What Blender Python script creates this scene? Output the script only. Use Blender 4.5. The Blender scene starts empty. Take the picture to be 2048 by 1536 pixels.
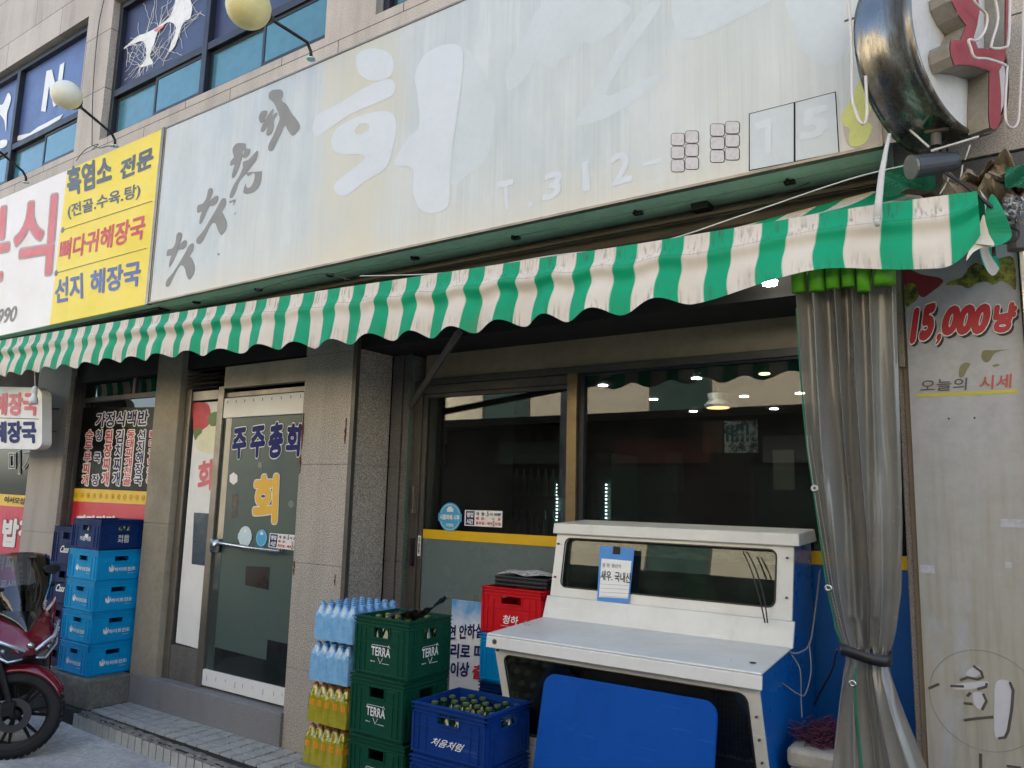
import bpy, bmesh, math, random
from mathutils import Vector, Matrix
random.seed(7)
R_ = math.radians
S = bpy.context.scene
COL = S.collection

# ------------------------------------------------------------------ camera
CAM = Vector((0.0, -3.5, 1.73))
FPX = 1548.0
RX = Vector((0.82549389, -0.06232877, -0.56095897))
RY = Vector((0.56386169, 0.13491267, 0.81477516))
RZ = Vector((0.02489654, -0.98889519, 0.14651439))
cd = bpy.data.cameras.new("camera"); cam = bpy.data.objects.new("camera", cd); COL.objects.link(cam)
cd.sensor_width = 36; cd.lens = FPX / 2048 * 36; cd.clip_end = 1000; cd.clip_start = .02
cam.matrix_world = Matrix(((RX[0], -RX[1], -RX[2], CAM.x), (RY[0], -RY[1], -RY[2], CAM.y), (RZ[0], -RZ[1], -RZ[2], CAM.z), (0, 0, 0, 1)))
S.camera = cam
# ------------------------------------------------------------------ sky and sun (behind the shop building)
SUN_EL, SUN_AZ = 35.0, 20.0      # azimuth from +Y towards +X
w = bpy.data.worlds.new("World"); S.world = w; w.use_nodes = True
nt = w.node_tree; sky = nt.nodes.new('ShaderNodeTexSky'); sky.sky_type = 'NISHITA'; sky.sun_disc = False
sky.sun_elevation = R_(SUN_EL); sky.sun_rotation = R_(SUN_AZ); sky.dust_density = 2.5; sky.air_density = 1.0
bg = nt.nodes['Background']; hs = nt.nodes.new('ShaderNodeHueSaturation'); hs.inputs['Saturation'].default_value = .95   # hazy, milky daylight sky
nt.links.new(sky.outputs[0], hs.inputs['Color']); nt.links.new(hs.outputs[0], bg.inputs[0]); bg.inputs[1].default_value = 0.15
sd = bpy.data.lights.new("sun", 'SUN'); sd.energy = 4.0; sd.angle = R_(.5); sd.color = (1, .95, .87)
so = bpy.data.objects.new("sun", sd); COL.objects.link(so)
d = Vector((math.sin(R_(SUN_AZ)) * math.cos(R_(SUN_EL)), math.cos(R_(SUN_AZ)) * math.cos(R_(SUN_EL)), math.sin(R_(SUN_EL))))
so.rotation_euler = d.to_track_quat('Z', 'Y').to_euler(); so.location = (0, 0, 20)
S.view_settings.view_transform = 'Standard'; S.view_settings.look = 'None'; S.view_settings.gamma = 1
S.view_settings.exposure = 2.05
S.cycles.max_bounces = 6; S.cycles.transparent_max_bounces = 16; S.cycles.use_denoising = True
S.cycles.sample_clamp_indirect = 6

# ------------------------------------------------------------------ helpers
def P(px, py, y):
    "world point on the plane y=const (photograph pixel used as a ruler)"
    a, b = px - 1024.0, py - 768.0
    dv = Vector((RX[0]*a + RX[1]*b + RX[2]*FPX, RY[0]*a + RY[1]*b + RY[2]*FPX, RZ[0]*a + RZ[1]*b + RZ[2]*FPX))
    return CAM + dv * ((y - CAM.y) / dv.y)
def lin(c): return c / 12.92 if c <= .04045 else ((c + .055) / 1.055) ** 2.4
def C(r, g, b, k=1.0): return (lin(r/255)*k, lin(g/255)*k, lin(b/255)*k, 1)
def tag(o, label=None, cat=None, group=None, kind=None):
    if label: o['label'] = label
    if cat: o['category'] = cat
    if group: o['group'] = group
    if kind: o['kind'] = kind
    return o
def thing(name, loc, label, cat, group=None):
    o = bpy.data.objects.new(name, None); COL.objects.link(o); o.location = loc; o.empty_display_size = .1
    return tag(o, label, cat, group)
def rootloc(p):
    v = Vector((0, 0, 0))
    while p is not None: v += p.location; p = p.parent
    return v
class MB:
    def __init__(s): s.v = []; s.f = []; s.uv = None
    def add(s, vs, fs):
        n = len(s.v); s.v += [Vector(v) for v in vs]; s.f += [tuple(i + n for i in f) for f in fs]; return s
    def box(s, x0, x1, y0, y1, z0, z1):
        return s.add([(x0,y0,z0),(x1,y0,z0),(x1,y1,z0),(x0,y1,z0),(x0,y0,z1),(x1,y0,z1),(x1,y1,z1),(x0,y1,z1)],
                     [(0,3,2,1),(4,5,6,7),(0,1,5,4),(1,2,6,5),(2,3,7,6),(3,0,4,7)])
    def hexa(s, b, t):
        return s.add(list(b) + list(t), [(0,3,2,1),(4,5,6,7),(0,1,5,4),(1,2,6,5),(2,3,7,6),(3,0,4,7)])
    def tube(s, pts, r, n=10, cap=True):
        pts = [Vector(p) for p in pts]; rr = r if isinstance(r, (list, tuple)) else [r]*len(pts)
        base = len(s.v); up = None
        for i, p in enumerate(pts):
            t = (pts[min(i+1, len(pts)-1)] - pts[max(i-1, 0)]).normalized()
            if up is None:
                up = Vector((0,0,1)) if abs(t.z) < .9 else Vector((1,0,0))
            a = (up - t * up.dot(t)).normalized(); b = t.cross(a); up = a
            for k in range(n):
                th = 2*math.pi*k/n; s.v.append(p + (a*math.cos(th) + b*math.sin(th)) * rr[i])
        for i in range(len(pts)-1):
            for k in range(n):
                s.f.append((base+i*n+k, base+i*n+(k+1)%n, base+(i+1)*n+(k+1)%n, base+(i+1)*n+k))
        if cap:
            s.f.append(tuple(base+k for k in range(n))[::-1]); s.f.append(tuple(base+(len(pts)-1)*n+k for k in range(n)))
        return s
    def lathe(s, prof, n=20, c=(0,0,0), ax='z', caps=True):
        base = len(s.v); c = Vector(c)
        for r, h in prof:
            for k in range(n):
                t = 2*math.pi*k/n; a, b = r*math.cos(t), r*math.sin(t)
                s.v.append(c + (Vector((a,b,h)) if ax == 'z' else Vector((h,a,b)) if ax == 'x' else Vector((b,h,a))))
        for i in range(len(prof)-1):
            for k in range(n): s.f.append((base+i*n+k, base+i*n+(k+1)%n, base+(i+1)*n+(k+1)%n, base+(i+1)*n+k))
        if caps:
            s.f.append(tuple(base+k for k in range(n))[::-1]); s.f.append(tuple(base+(len(prof)-1)*n+k for k in range(n)))
        return s
    def grid(s, nu, nv, fn, closed=False):
        base = len(s.v)
        for j in range(nv+1):
            for i in range(nu+1): s.v.append(Vector(fn(i/nu, j/nv)))
        for j in range(nv):
            for i in range(nu):
                a = base + j*(nu+1) + i; s.f.append((a, a+1, a+nu+2, a+nu+1))
        return s
    def prism(s, poly, fa, fb):
        "poly of 2D points mapped by fa(front) and fb(back)"
        n = len(poly); base = len(s.v)
        s.v += [Vector(fa(*p)) for p in poly] + [Vector(fb(*p)) for p in poly]
        s.f.append(tuple(base+i for i in range(n))); s.f.append(tuple(base+n+i for i in range(n))[::-1])
        for i in range(n): s.f.append((base+i, base+n+i, base+n+(i+1)%n, base+(i+1)%n))
        return s
    def build(s, name, mat, parent=None, smooth=False, bevel=0, solid=0, uvf=None, sub=0):
        me = bpy.data.meshes.new(name); off = rootloc(parent)
        me.from_pydata([v - off for v in s.v], [], s.f); me.update()
        bm = bmesh.new(); bm.from_mesh(me); bmesh.ops.recalc_face_normals(bm, faces=bm.faces); bm.to_mesh(me); bm.free()
        if uvf:
            ul = me.uv_layers.new(name='UVMap')
            for l in me.loops: ul.data[l.index].uv = uvf[l.vertex_index]
        o = bpy.data.objects.new(name, me); COL.objects.link(o)
        if parent is not None: o.parent = parent
        if mat: me.materials.append(mat)
        if solid:
            m = o.modifiers.new('s', 'SOLIDIFY'); m.thickness = solid; m.offset = 0
        if bevel:
            m = o.modifiers.new('b', 'BEVEL'); m.width = bevel; m.segments = 2; m.limit_method = 'ANGLE'; m.angle_limit = R_(35); m.harden_normals = False
        if sub:
            m = o.modifiers.new('u', 'SUBSURF'); m.levels = sub; m.render_levels = sub
        if smooth:
            for p in me.polygons: p.use_smooth = True
        return o
def copy_tree(o, parent=None):
    c = o.copy(); COL.objects.link(c)
    if parent is not None: c.parent = parent
    for ch in list(o.children): copy_tree(ch, c)
    return c

# ------------------------------------------------------------------ materials
_mats = {}
class NT:
    def __init__(s, name):
        s.m = bpy.data.materials.new(name); s.m.use_nodes = True; s.t = s.m.node_tree; s.b = s.t.nodes['Principled BSDF']; s.out = s.t.nodes['Material Output']
    def n(s, ty, **kw):
        nd = s.t.nodes.new(ty)
        for k, v in kw.items():
            if k.startswith('_'): setattr(nd, k[1:], v)
            else:
                inp = nd.inputs[int(k[1:])] if k[0] == 'i' and k[1:].isdigit() else nd.inputs[k]
                s.set(inp, v)
        return nd
    def set(s, inp, v):
        if isinstance(v, bpy.types.NodeSocket): s.t.links.new(v, inp)
        elif isinstance(v, bpy.types.Node): s.t.links.new(v.outputs[0], inp)
        else: inp.default_value = v
    def co(s): return s.n('ShaderNodeTexCoord').outputs['Object']
    def map(s, scale=(1,1,1), loc=(0,0,0), vec=None):
        return s.n('ShaderNodeMapping', i0=vec or s.co(), Scale=scale, Location=loc).outputs[0]
    def noise(s, scale, detail=4, rough=.6, vec=None, dist=0):
        nd = s.n('ShaderNodeTexNoise', Scale=scale, Detail=detail, Roughness=rough, Distortion=dist)
        s.set(nd.inputs['Vector'], vec or s.co()); return nd.outputs[0]
    def ramp(s, fac, a, b, ca=(0,0,0,1), cb=(1,1,1,1)):
        nd = s.n('ShaderNodeMapRange', i0=fac, i1=a, i2=b); nd.clamp = True; return nd.outputs[0]
    def mix(s, fac, a, b, mode='MIX'):
        nd = s.t.nodes.new('ShaderNodeMix'); nd.data_type = 'RGBA'; nd.blend_type = mode
        s.set(nd.inputs[0], fac); s.set(nd.inputs[6], a); s.set(nd.inputs[7], b); return nd.outputs[2]
    def math(s, op, a, b=0.0):
        nd = s.t.nodes.new('ShaderNodeMath'); nd.operation = op; s.set(nd.inputs[0], a); s.set(nd.inputs[1], b); return nd.outputs[0]
    def bump(s, h, st=.3, dist=.01):
        s.set(s.b.inputs['Normal'], s.n('ShaderNodeBump', Height=h, Strength=st, Distance=dist).outputs[0])
    def p(s, **kw):
        for k, v in kw.items(): s.set(s.b.inputs[k.replace('_', ' ')], v)
        return s

def plain(name, col, rough=.5, metal=0., dirt=.25, scale=6., coat=0., bump=.08, spec=.5):
    "a painted or plastic surface with slight mottling and grime"
    if name in _mats: return _mats[name]
    t = NT(name)
    n1 = t.noise(scale, 6, .65); n2 = t.noise(scale*9, 3, .6)
    f = t.ramp(n1, .42, .75)
    dk = (col[0]*.55+.01, col[1]*.53+.009, col[2]*.5+.007, 1)
    c = t.mix(t.math('MULTIPLY', f, dirt), col, dk)
    c = t.mix(t.math('MULTIPLY', t.ramp(n2, .45, .7), dirt*.5), c, dk)
    t.p(Base_Color=c, Metallic=metal, Roughness=t.n('ShaderNodeMapRange', i0=n1, i1=.3, i2=.75, i3=max(rough-.08,.02), i4=min(rough+.15,1)).outputs[0], Coat_Weight=coat)
    t.b.inputs['Specular IOR Level'].default_value = spec
    if bump: t.bump(n2, bump, .004)
    _mats[name] = t.m; return t.m
def emit(name, col, k):
    if name in _mats: return _mats[name]
    t = NT(name); t.p(Base_Color=(0,0,0,1), Emission_Color=col, Emission_Strength=k); _mats[name] = t.m; return t.m
def granite(name, c0, c1, streak=.4, joint=False, stain=(.10,.075,.05,1), sc=260):
    t = NT(name)
    sp = t.noise(sc*.62, 3, .75); sp2 = t.noise(sc, 2, .8)
    c = t.mix(t.ramp(sp, .40, .60), c0, c1)
    c = t.mix(t.math('MULTIPLY', t.ramp(sp2, .56, .66), .6), c, (c0[0]*.25, c0[1]*.25, c0[2]*.25, 1))
    st = t.noise(2.2, 6, .7, vec=t.map((1.6, 1.6, .22)))
    c = t.mix(t.math('MULTIPLY', t.ramp(st, .48, .75), streak), c, stain)
    bl = t.noise(.9, 4, .6)
    c = t.mix(t.math('MULTIPLY', t.ramp(bl, .45, .7), streak*.5), c, stain)
    if joint:
        xz = t.n('ShaderNodeSeparateXYZ', i0=t.co()); cx = t.n('ShaderNodeCombineXYZ', X=xz.outputs[0], Y=xz.outputs[2])
        br = t.n('ShaderNodeTexBrick', _offset=.5, Vector=cx.outputs[0], Scale=1.0, Color1=(1,1,1,1), Color2=(.88,.86,.84,1), Mortar=(.12,.1,.09,1))
        br.inputs['Mortar Size'].default_value = .004; br.inputs['Brick Width'].default_value = 1.25; br.inputs['Row Height'].default_value = .62; br.inputs['Mortar Smooth'].default_value = .2
        c = t.mix(1.0, c, br.outputs[0], 'MULTIPLY'); t.bump(t.math('SUBTRACT', sp, t.math('MULTIPLY', br.outputs[1], 2.0)), .25, .004)
    else: t.bump(sp, .15, .003)
    t.p(Base_Color=c, Roughness=.62); return t.m
M = {}
M['stone_up'] = granite('warm_granite', C(160,148,134), C(216,206,192), .4, True)
M['stone_pillar'] = granite('grey_granite', C(118,111,102), C(200,192,180), .42, stain=(.07,.06,.05,1), sc=220)
M['stone_dark'] = granite('dark_granite', C(78,76,74), C(120,117,112), .6, stain=(.02,.018,.016,1))  # darker granite with near-black streaks
M['stone_step'] = granite('step_granite', C(105,104,106), C(150,149,150), .3, stain=(.06,.055,.05,1))
M['plaster'] = plain('dirty_plaster', C(150,142,124), .85, dirt=.7, scale=2.5, bump=.4)
M['dark_frame'] = plain('dark_bronze_frame', C(42,46,54), .42, .3, .3)
M['alu'] = plain('aged_aluminium', C(140,134,124), .38, .75, .6, 5)
M['alu_dull'] = plain('dull_aluminium', C(96,92,86), .5, .5, .7, 4)
M['steel'] = plain('brushed_steel', C(196,196,192), .25, 1, .2)
M['teal_glass'] = plain('teal_window_glass', C(66,122,136), .14, 0, .6, 1.1, coat=.25, bump=0)
M['navy_film'] = plain('navy_film', C(48,54,88), .35, 0, .5, 3, bump=0)
M['blue_film'] = plain('blue_film', C(76,96,144), .35, 0, .35, 3, bump=0)
M['white'] = plain('white_vinyl', C(226,226,222), .45, 0, .12, 5, bump=0)
M['whitepaint'] = plain('white_painted_steel', C(214,213,206), .35, 0, .35, 3.5, bump=.05)
def weathered(name, col, rough, rust, scale=3.5, spec=.5, scr=.25):
    t = NT(name); a = t.noise(scale, 7, .7); b = t.noise(38, 5, .8); d2 = t.noise(9, 5, .7, vec=t.map((1,1,.18))); e2 = t.noise(70, 2, .6, vec=t.map((.06,1,1)))
    c = t.mix(t.math('MULTIPLY', t.ramp(a, .42, .72), .28), col, (col[0]*.55,col[1]*.52,col[2]*.46,1))
    c = t.mix(t.math('MULTIPLY', t.ramp(d2, .55, .75), .22), c, (col[0]*.45,col[1]*.40,col[2]*.32,1))
    c = t.mix(t.math('MULTIPLY', t.ramp(e2, .66, .72), scr), c, (min(col[0]*1.3+.04,1),min(col[1]*1.3+.04,1),min(col[2]*1.2+.04,1),1))
    c = t.mix(t.math('MULTIPLY', t.ramp(b, .70, .74), rust), c, C(96,60,36))
    t.p(Base_Color=c, Roughness=t.n('ShaderNodeMapRange', i0=a, i1=.3, i2=.75, i3=rough-.08, i4=rough+.2).outputs[0]); t.bump(d2, .06, .004); t.b.inputs['Specular IOR Level'].default_value = spec; _mats[name] = t.m; return t.m
M['whitepaint'] = weathered('weathered_white_paint', C(214,213,206), .34, .55)
M['gold'] = plain('yellow_vinyl', C(226,176,48), .4, 0, .2, bump=0)
M['navy'] = plain('navy_vinyl', C(26,34,100), .55, 0, .1, bump=0, spec=.2)
M['ink'] = plain('black_ink', C(32,32,34), .5, 0, .1, bump=0)
M['greyink'] = plain('grey_paint_letters', C(136,136,134), .6, 0, .1, bump=0)
M['red'] = plain('red_vinyl', C(196,30,52), .4, 0, .12, bump=0)
M['redfade'] = plain('faded_red_letters', C(214,110,112), .5, 0, .15, bump=0)
M['black'] = plain('black_plastic', C(24,24,26), .4, 0, .3)
M['blackrub'] = plain('tyre_rubber', C(26,26,27), .75, 0, .4)
M['dark'] = plain('dark_umber', C(36,32,28), .8, 0, .6, 3)  # near-black brown; on the lintel it paints in the shade
M['yellow'] = plain('yellow_sign_film', C(240,216,54), .45, 0, .12, 2, bump=0)
M['yellowband'] = plain('yellow_band_film', C(214,172,10), .4, 0, .1, bump=0)
M['cream'] = plain('cream_wall', C(196,184,160), .8, 0, .2, 1.2)
M['sky_blue'] = plain('light_blue_vinyl', C(60,160,205), .4, 0, .1, bump=0)
M['wire'] = plain('black_cable', C(28,27,28), .5, 0, .1)
M['wirew'] = plain('white_cable', C(206,204,198), .45, 0, .3, 20)
def glass_mat(name, tint=(.75,.8,.78,1), fmin=.04, rough=0.0, op=0.0, opc=(.2,.2,.2,1)):
    t = NT(name); tr = t.n('ShaderNodeBsdfTransparent', Color=tint); gl = t.n('ShaderNodeBsdfGlossy', Roughness=rough, Color=(1,1,1,1))
    fr = t.n('ShaderNodeFresnel', IOR=1.5)
    a = tr.outputs[0]
    if op:
        df = t.n('ShaderNodeBsdfDiffuse', Color=opc); ms = t.n('ShaderNodeMixShader', i0=t.math('MULTIPLY', t.ramp(t.noise(3, 6, .7), .25, .8), op*2) if op < .5 else op, i1=a, i2=df.outputs[0]); a = ms.outputs[0]
    fm = t.math('MAXIMUM', t.math('MULTIPLY', fr.outputs[0], 1.15), fmin)
    mx = t.n('ShaderNodeMixShader', i0=fm, i1=a, i2=gl.outputs[0]); t.t.links.new(mx.outputs[0], t.out.inputs[0]); return t.m
M['glass'] = glass_mat('window_glass', (.52,.56,.54,1), .05, 0, .02, (.3,.3,.28,1))
M['tank_glass'] = glass_mat('tank_glass', (.50,.60,.56,1), .05, 0, .04, (.32,.33,.3,1))
M['screen'] = glass_mat('smoked_screen', (.42,.46,.5,1), .06)
M['cleargl'] = glass_mat('clear_cover', (.8,.84,.86,1), .1)

# ---- writing
def curve_mesh(cu):
    o = bpy.data.objects.new('tmp', cu); COL.objects.link(o)
    dg = bpy.context.evaluated_depsgraph_get(); dg.update()
    me = bpy.data.meshes.new_from_object(o.evaluated_get(dg), depsgraph=dg)
    bpy.data.objects.remove(o); return me
def text_raw(s, off):
    cu = bpy.data.curves.new('t', 'FONT'); cu.body = s; cu.size = 1; cu.offset = off; cu.resolution_u = 4; cu.fill_mode = 'FRONT'
    me = curve_mesh(cu); bpy.data.curves.remove(cu); return me
def lettering(s, BL, BR, TL, mat, parent, bold=.02, outline=None, oamt=.03, lift=.002, shear=0, name='lettering', th=0, TR=None, flip=None):
    "write s inside the quadrilateral BL-BR-TL(-TR); returns the mesh objects"
    BL, BR, TL = Vector(BL), Vector(BR), Vector(TL)
    nrm = (BR-BL).cross(TL-BL).normalized()
    skew = Vector((0,0,0)) if TR is None else Vector(TR) - BR - TL + BL
    off = rootloc(parent); res = []
    base = text_raw(s, 0)
    xs = [v.co.x for v in base.vertices]; ys = [v.co.y for v in base.vertices]
    x0, x1, y0, y1 = min(xs)-bold, max(xs)+bold, min(ys)-bold, max(ys)+bold; dx = x1-x0; dy = y1-y0
    bv = [(v.co.x, v.co.y) for v in base.vertices]; bf = [tuple(p.vertices) for p in base.polygons]; bpy.data.meshes.remove(base)
    def cloud(r, lf, k):
        sh = [(0, 0)] + ([(r*math.cos(2*math.pi*i/k), r*math.sin(2*math.pi*i/k)) for i in range(k)] if r > 0 else [])
        V, F = [], []
        for i, (sx, sy) in enumerate(sh):
            n = len(V)
            for (vx, vy) in bv:
                u = (vx+sx-x0)/dx; t = (vy+sy-y0)/dy; u += shear*(t-.5)
                V.append(BL + (BR-BL)*u + (TL-BL)*t + skew*(u*t) + nrm*(lf + i*.00008) - off)
            F += [tuple(q+n for q in f) for f in bf]
        me = bpy.data.meshes.new(name); me.from_pydata(V, [], F); return me
    jobs = [(cloud(bold, lift, 8), mat, name)]
    if outline: jobs.append((cloud(bold+oamt, lift*.4, 12), outline, 'letter_outline'))
    for me, m, nm in jobs:
        me.materials.append(m); o = bpy.data.objects.new(nm, me); COL.objects.link(o)
        if parent is not None: o.parent = parent
        res.append(o)
    return res[0]
def tpx(s, bl, br, tl, y, mat, parent, **kw):
    "lettering on a wall-parallel plane"
    tr = kw.pop('tr', None)
    return lettering(s, P(*bl, y), P(*br, y), P(*tl, y), mat, parent, TR=P(*tr, y) if tr else None, **kw)
def crom(pts, k=5):
    o = []; n = len(pts)
    for i in range(n):
        p0, p1, p2, p3 = (Vector(pts[(i+j) % n] ) for j in (-1, 0, 1, 2))
        for q in range(k):
            t = q/k; o.append(.5*((2*p1) + (p2-p0)*t + (2*p0-5*p1+4*p2-p3)*t*t + (3*p1-p0-3*p2+p3)*t**3))
    return o
def decal(polys, mapf, mat, parent, name='lettering', smooth=True, th=0.0):
    "flat painted mark from 2D outlines (holes allowed); mapf(x,y)->world"
    cu = bpy.data.curves.new('d', 'CURVE'); cu.dimensions = '2D'; cu.fill_mode = 'BOTH' if th == 0 else 'BOTH'
    for pl in polys:
        q = crom(pl) if smooth else [Vector(p) for p in pl]
        sp = cu.splines.new('POLY'); sp.points.add(len(q)-1); sp.use_cyclic_u = True
        for i, v in enumerate(q): sp.points[i].co = (v[0]*.01, v[1]*.01, 0, 1)
    me = curve_mesh(cu); bpy.data.curves.remove(cu); off = rootloc(parent)
    for v in me.vertices: v.co = Vector(mapf(v.co.x*100, v.co.y*100)) - off
    me.materials.clear(); me.materials.append(mat)
    o = bpy.data.objects.new(name, me); COL.objects.link(o)
    if parent is not None: o.parent = parent
    if th:
        m = o.modifiers.new('s', 'SOLIDIFY'); m.thickness = th; m.offset = 0
    return o
def rrect(x0, x1, y0, y1, r, n=4):
    o = []
    for cx, cy, a in ((x1-r, y1-r, 0), (x0+r, y1-r, 90), (x0+r, y0+r, 180), (x1-r, y0+r, 270)):
        for i in range(n+1):
            t = R_(a + 90*i/n); o.append((cx+r*math.cos(t), cy+r*math.sin(t)))
    return o
def ring(bm_, outer, inner, fa, fb):
    "frame with a hole: outer/inner lists of equal length"
    n = len(outer); base = len(bm_.v)
    for f in (fa, fb):
        bm_.v += [Vector(f(*p)) for p in outer] + [Vector(f(*p)) for p in inner]
    for i in range(n):
        j = (i+1) % n
        bm_.f += [(base+i, base+j, base+n+j, base+n+i), (base+2*n+i, base+3*n+i, base+3*n+j, base+2*n+j),
                  (base+i, base+2*n+i, base+2*n+j, base+j), (base+n+i, base+n+j, base+3*n+j, base+3*n+i)]
    return bm_
# ================================================================== GROUND
def ground_mat(name, c0, c1, sc=3, rough=.85, fine=60):
    t = NT(name); a = t.noise(sc, 8, .65); b = t.noise(fine, 4, .7); e = t.noise(sc*.25, 4, .6)
    c = t.mix(t.ramp(a, .35, .68), c0, c1); c = t.mix(t.math('MULTIPLY', t.ramp(b, .45, .65), .5), c, (c0[0]*.55, c0[1]*.55, c0[2]*.55, 1))
    c = t.mix(t.math('MULTIPLY', t.ramp(e, .5, .62), .45), c, (c0[0]*.6, c0[1]*.6, c0[2]*.6, 1))
    t.p(Base_Color=c, Roughness=rough); t.bump(b, .5, .006); return t.m
asph = ground_mat('asphalt', C(70,72,76), C(100,101,104), 2.2)
conc = ground_mat('worn_concrete', C(150,150,150), C(214,214,210), 2.0, .85, 40)
cblock = ground_mat('old_cast_concrete', C(92,90,82), C(140,136,124), 5.0, .9, 50)
g = MB(); g.add([(-150,-150,0),(150,-150,0),(150,150,0),(-150,150,0)], [(0,1,2,3)])
tag(g.build('road', asph), kind='structure')
# concrete apron poured along the kerb (irregular edge)
pts = [(-9.5,-.3),(-3.0,-.45),(-3.1,-.95),(-3.9,-1.15),(-4.6,-1.05),(-5.2,-1.2),(-5.9,-1.02),(-7,-1.1),(-9.5,-1.0)]
q = crom([Vector((a,b,0)) for a,b in pts], 6); ap = MB(); ap.prism([(v.x, v.y) for v in q], lambda x,y:(x,y,.004+.010), lambda x,y:(x,y,-.01))
tag(ap.build('concrete_apron', conc), kind='structure')
# kerb step with tiles: real little tiles
ts = MB(); ts.hexa([(-9.6,-.27,0.0),(-3.2,-.45,0.0),(-3.2,.02,0.0),(-9.6,.02,0.0)], [(-9.6,-.27,.118),(-3.2,-.45,.118),(-3.2,.02,.118),(-9.6,.02,.118)])
tag(ts.build('kerb_step', ground_mat('dark_mortar', C(30,29,28), C(52,50,48), 9, .95, 60), bevel=.01), kind='structure')
tl = MB(); rnd = random.Random(3)
def fy(x): return -.27 - (x+9.6)/6.4*.18
x = -5.86
while x < -3.6:
    for j in range(4):
        y1 = -.012 - j*.078; y0 = y1 - .072
        y0 = max(y0, fy(x) + .062)
        if y1 - y0 < .02: continue
        h = .131 + rnd.uniform(-.002,.002); tl.box(x+.006, x+.1105, y0+.005, y1-.003, .116, h)
    x += .1185
x = -5.95
while x < -3.6:   # upright tiles on the kerb face
    yy = fy(x); tl.hexa([(x+.005,yy-.012,.004),(x+.079,yy-.014,.004),(x+.079,yy+.01,.004),(x+.005,yy+.01,.004)], [(x+.005,yy-.012,.104+rnd.uniform(-.004,.002)),(x+.079,yy-.014,.104),(x+.079,yy+.01,.104),(x+.005,yy+.01,.104)])
    x += .086
tmat = plain('pale_floor_tile', C(172,174,170), .5, dirt=.7, scale=7, bump=.2)
tag(tl.build('kerb_tiles', tmat, bevel=.002), kind='structure')
ed = MB()
def edf(u, v):
    x = -5.9 + u*2.6; r = rnd.uniform(-.006,.006)
    y = fy(x) - .012 + v*.085; z = .108 + .016*math.sin(v*3.1) + r
    return (x, y, z)
ed.grid(90, 6, edf); tag(ed.build('kerb_mortar', ground_mat('rough_mortar', C(96,94,90), C(140,137,130), 14, .95, 90), smooth=False), kind='structure')
tag(MB().box(-5.87,-4.12,-.025,.5,.11,.338).build('granite_doorstep', M['stone_step'], bevel=.006), kind='structure')
pl = MB().box(-3.45,.6,-.30,.5,0,.13); tag(pl.build('shop_plinth', conc, bevel=.01), kind='structure')
tag(MB().hexa([(-6.62,-.34,.118),(-5.87,-.335,.118),(-5.87,.0,.118),(-6.62,.0,.118)], [(-6.60,-.33,.325),(-5.885,-.325,.33),(-5.885,.0,.332),(-6.60,.0,.325)]).build('concrete_block', cblock, bevel=.015),
    'rough grey concrete block under the light blue crate stack', 'concrete block')

# ================================================================== SHOP BUILDING
B = thing('shop_building', (-4, 0, 0), 'two-storey granite clad building with dark framed upper windows above the shop signs', 'building')
ZW0, ZW1 = 5.03, 6.50
def wall_part(name, m, *bx, bevel=0):
    mb = MB()
    for b in bx: mb.box(*b)
    return mb.build(name, m, B, bevel=bevel)
wall_part('wall', M['stone_up'], (-14,2.6,0,.25,3.15,ZW0), (-14,2.6,0,.25,ZW1,9.3), (-14,-11.6,0,.25,ZW0,ZW1), (-7.77,-7.29,0,.25,ZW0,ZW1), (-4.15,-3.64,0,.25,ZW0,ZW1), (-.6,2.6,0,.25,ZW0,ZW1))
wall_part('body', M['plaster'], (-14,2.6,.6,10,3.2,9.2))  # unseen upper block, height and depth chosen to shade the street
wall_part('parapet', M['stone_up'], (-14.1,2.7,-.06,.3,9.302,9.45))
wall_part('back_wall', M['plaster'], (-14,2.6,6.0,6.2,0,3.2), (2.4,2.6,.5,6,0,3.2), (-14,-13.8,.5,6,0,3.2))
wall_part('lintel', M['dark'], (-13.8,2.4,.05,.6,2.68,3.15))  # near-black colour stands in for the shade behind the awning
def pillar(x0, x1, y0, y1, joints, m, z0=.12, z1=3.14, name='pillar'):
    mb = MB(); zs = [z0] + joints + [z1]
    for a, b in zip(zs[:-1], zs[1:]): mb.box(x0, x1, y0, y1, a+.002, b-.002)
    mb.box(x0+.006, x1-.006, y0+.006, y1-.002, z0, z1)
    return mb.build(name, m, B, bevel=.003)
pillar(-4.125,-3.66,0,.36,[.62,1.28,1.92,2.66], M['stone_pillar'])
pillar(-3.656,-3.565,.365,.6,[.66,1.30,1.92], M['stone_dark'])
pillar(-3.552,-3.50,.37,.6,[.66,1.30,1.92], M['stone_dark'])
pillar(-7.95,-7.32,0,.3,[.68,1.32,2.0], M['stone_pillar'])
pillar(-5.92,-5.58,0,.4,[1.47], M['plaster'])
pillar(-.475,.55,0,.5,[.62,1.3,2.0], M['stone_dark'])
tb = MB()   # galvanised angle on the pillar corner
tb.box(-3.662,-3.628,-.006,.0,.13,2.75); tb.box(-3.658,-3.652,-.002,.05,.13,2.75)
tb.build('corner_angle', M['alu_dull'], B)
rust = plain('rust_streaks', C(96,44,26), .9, dirt=.5, bump=0)
rb = MB()
for (cx, z0, z1, wd) in ((-4.112,2.02,2.30,.018),(-4.115,1.86,2.0,.012),(-3.70,2.05,2.24,.014),(-4.11,1.2,1.3,.014),(-3.72,1.16,1.24,.008)):
    n = 9; le = [(cx-wd*rnd.uniform(.1,.9)*math.sin(3.14*(i+.3)/n), z0+(z1-z0)*i/n) for i in range(n)]; ri = [(cx+wd*rnd.uniform(.1,.7)*math.sin(3.14*(i+.3)/n)+.001, z0+(z1-z0)*i/n) for i in range(n)]
    rb.prism(le+ri[::-1], lambda a, b: (a,-.0035,b), lambda a, b: (a,-.001,b))
rb.build('rust_stain', rust, B)

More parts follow.
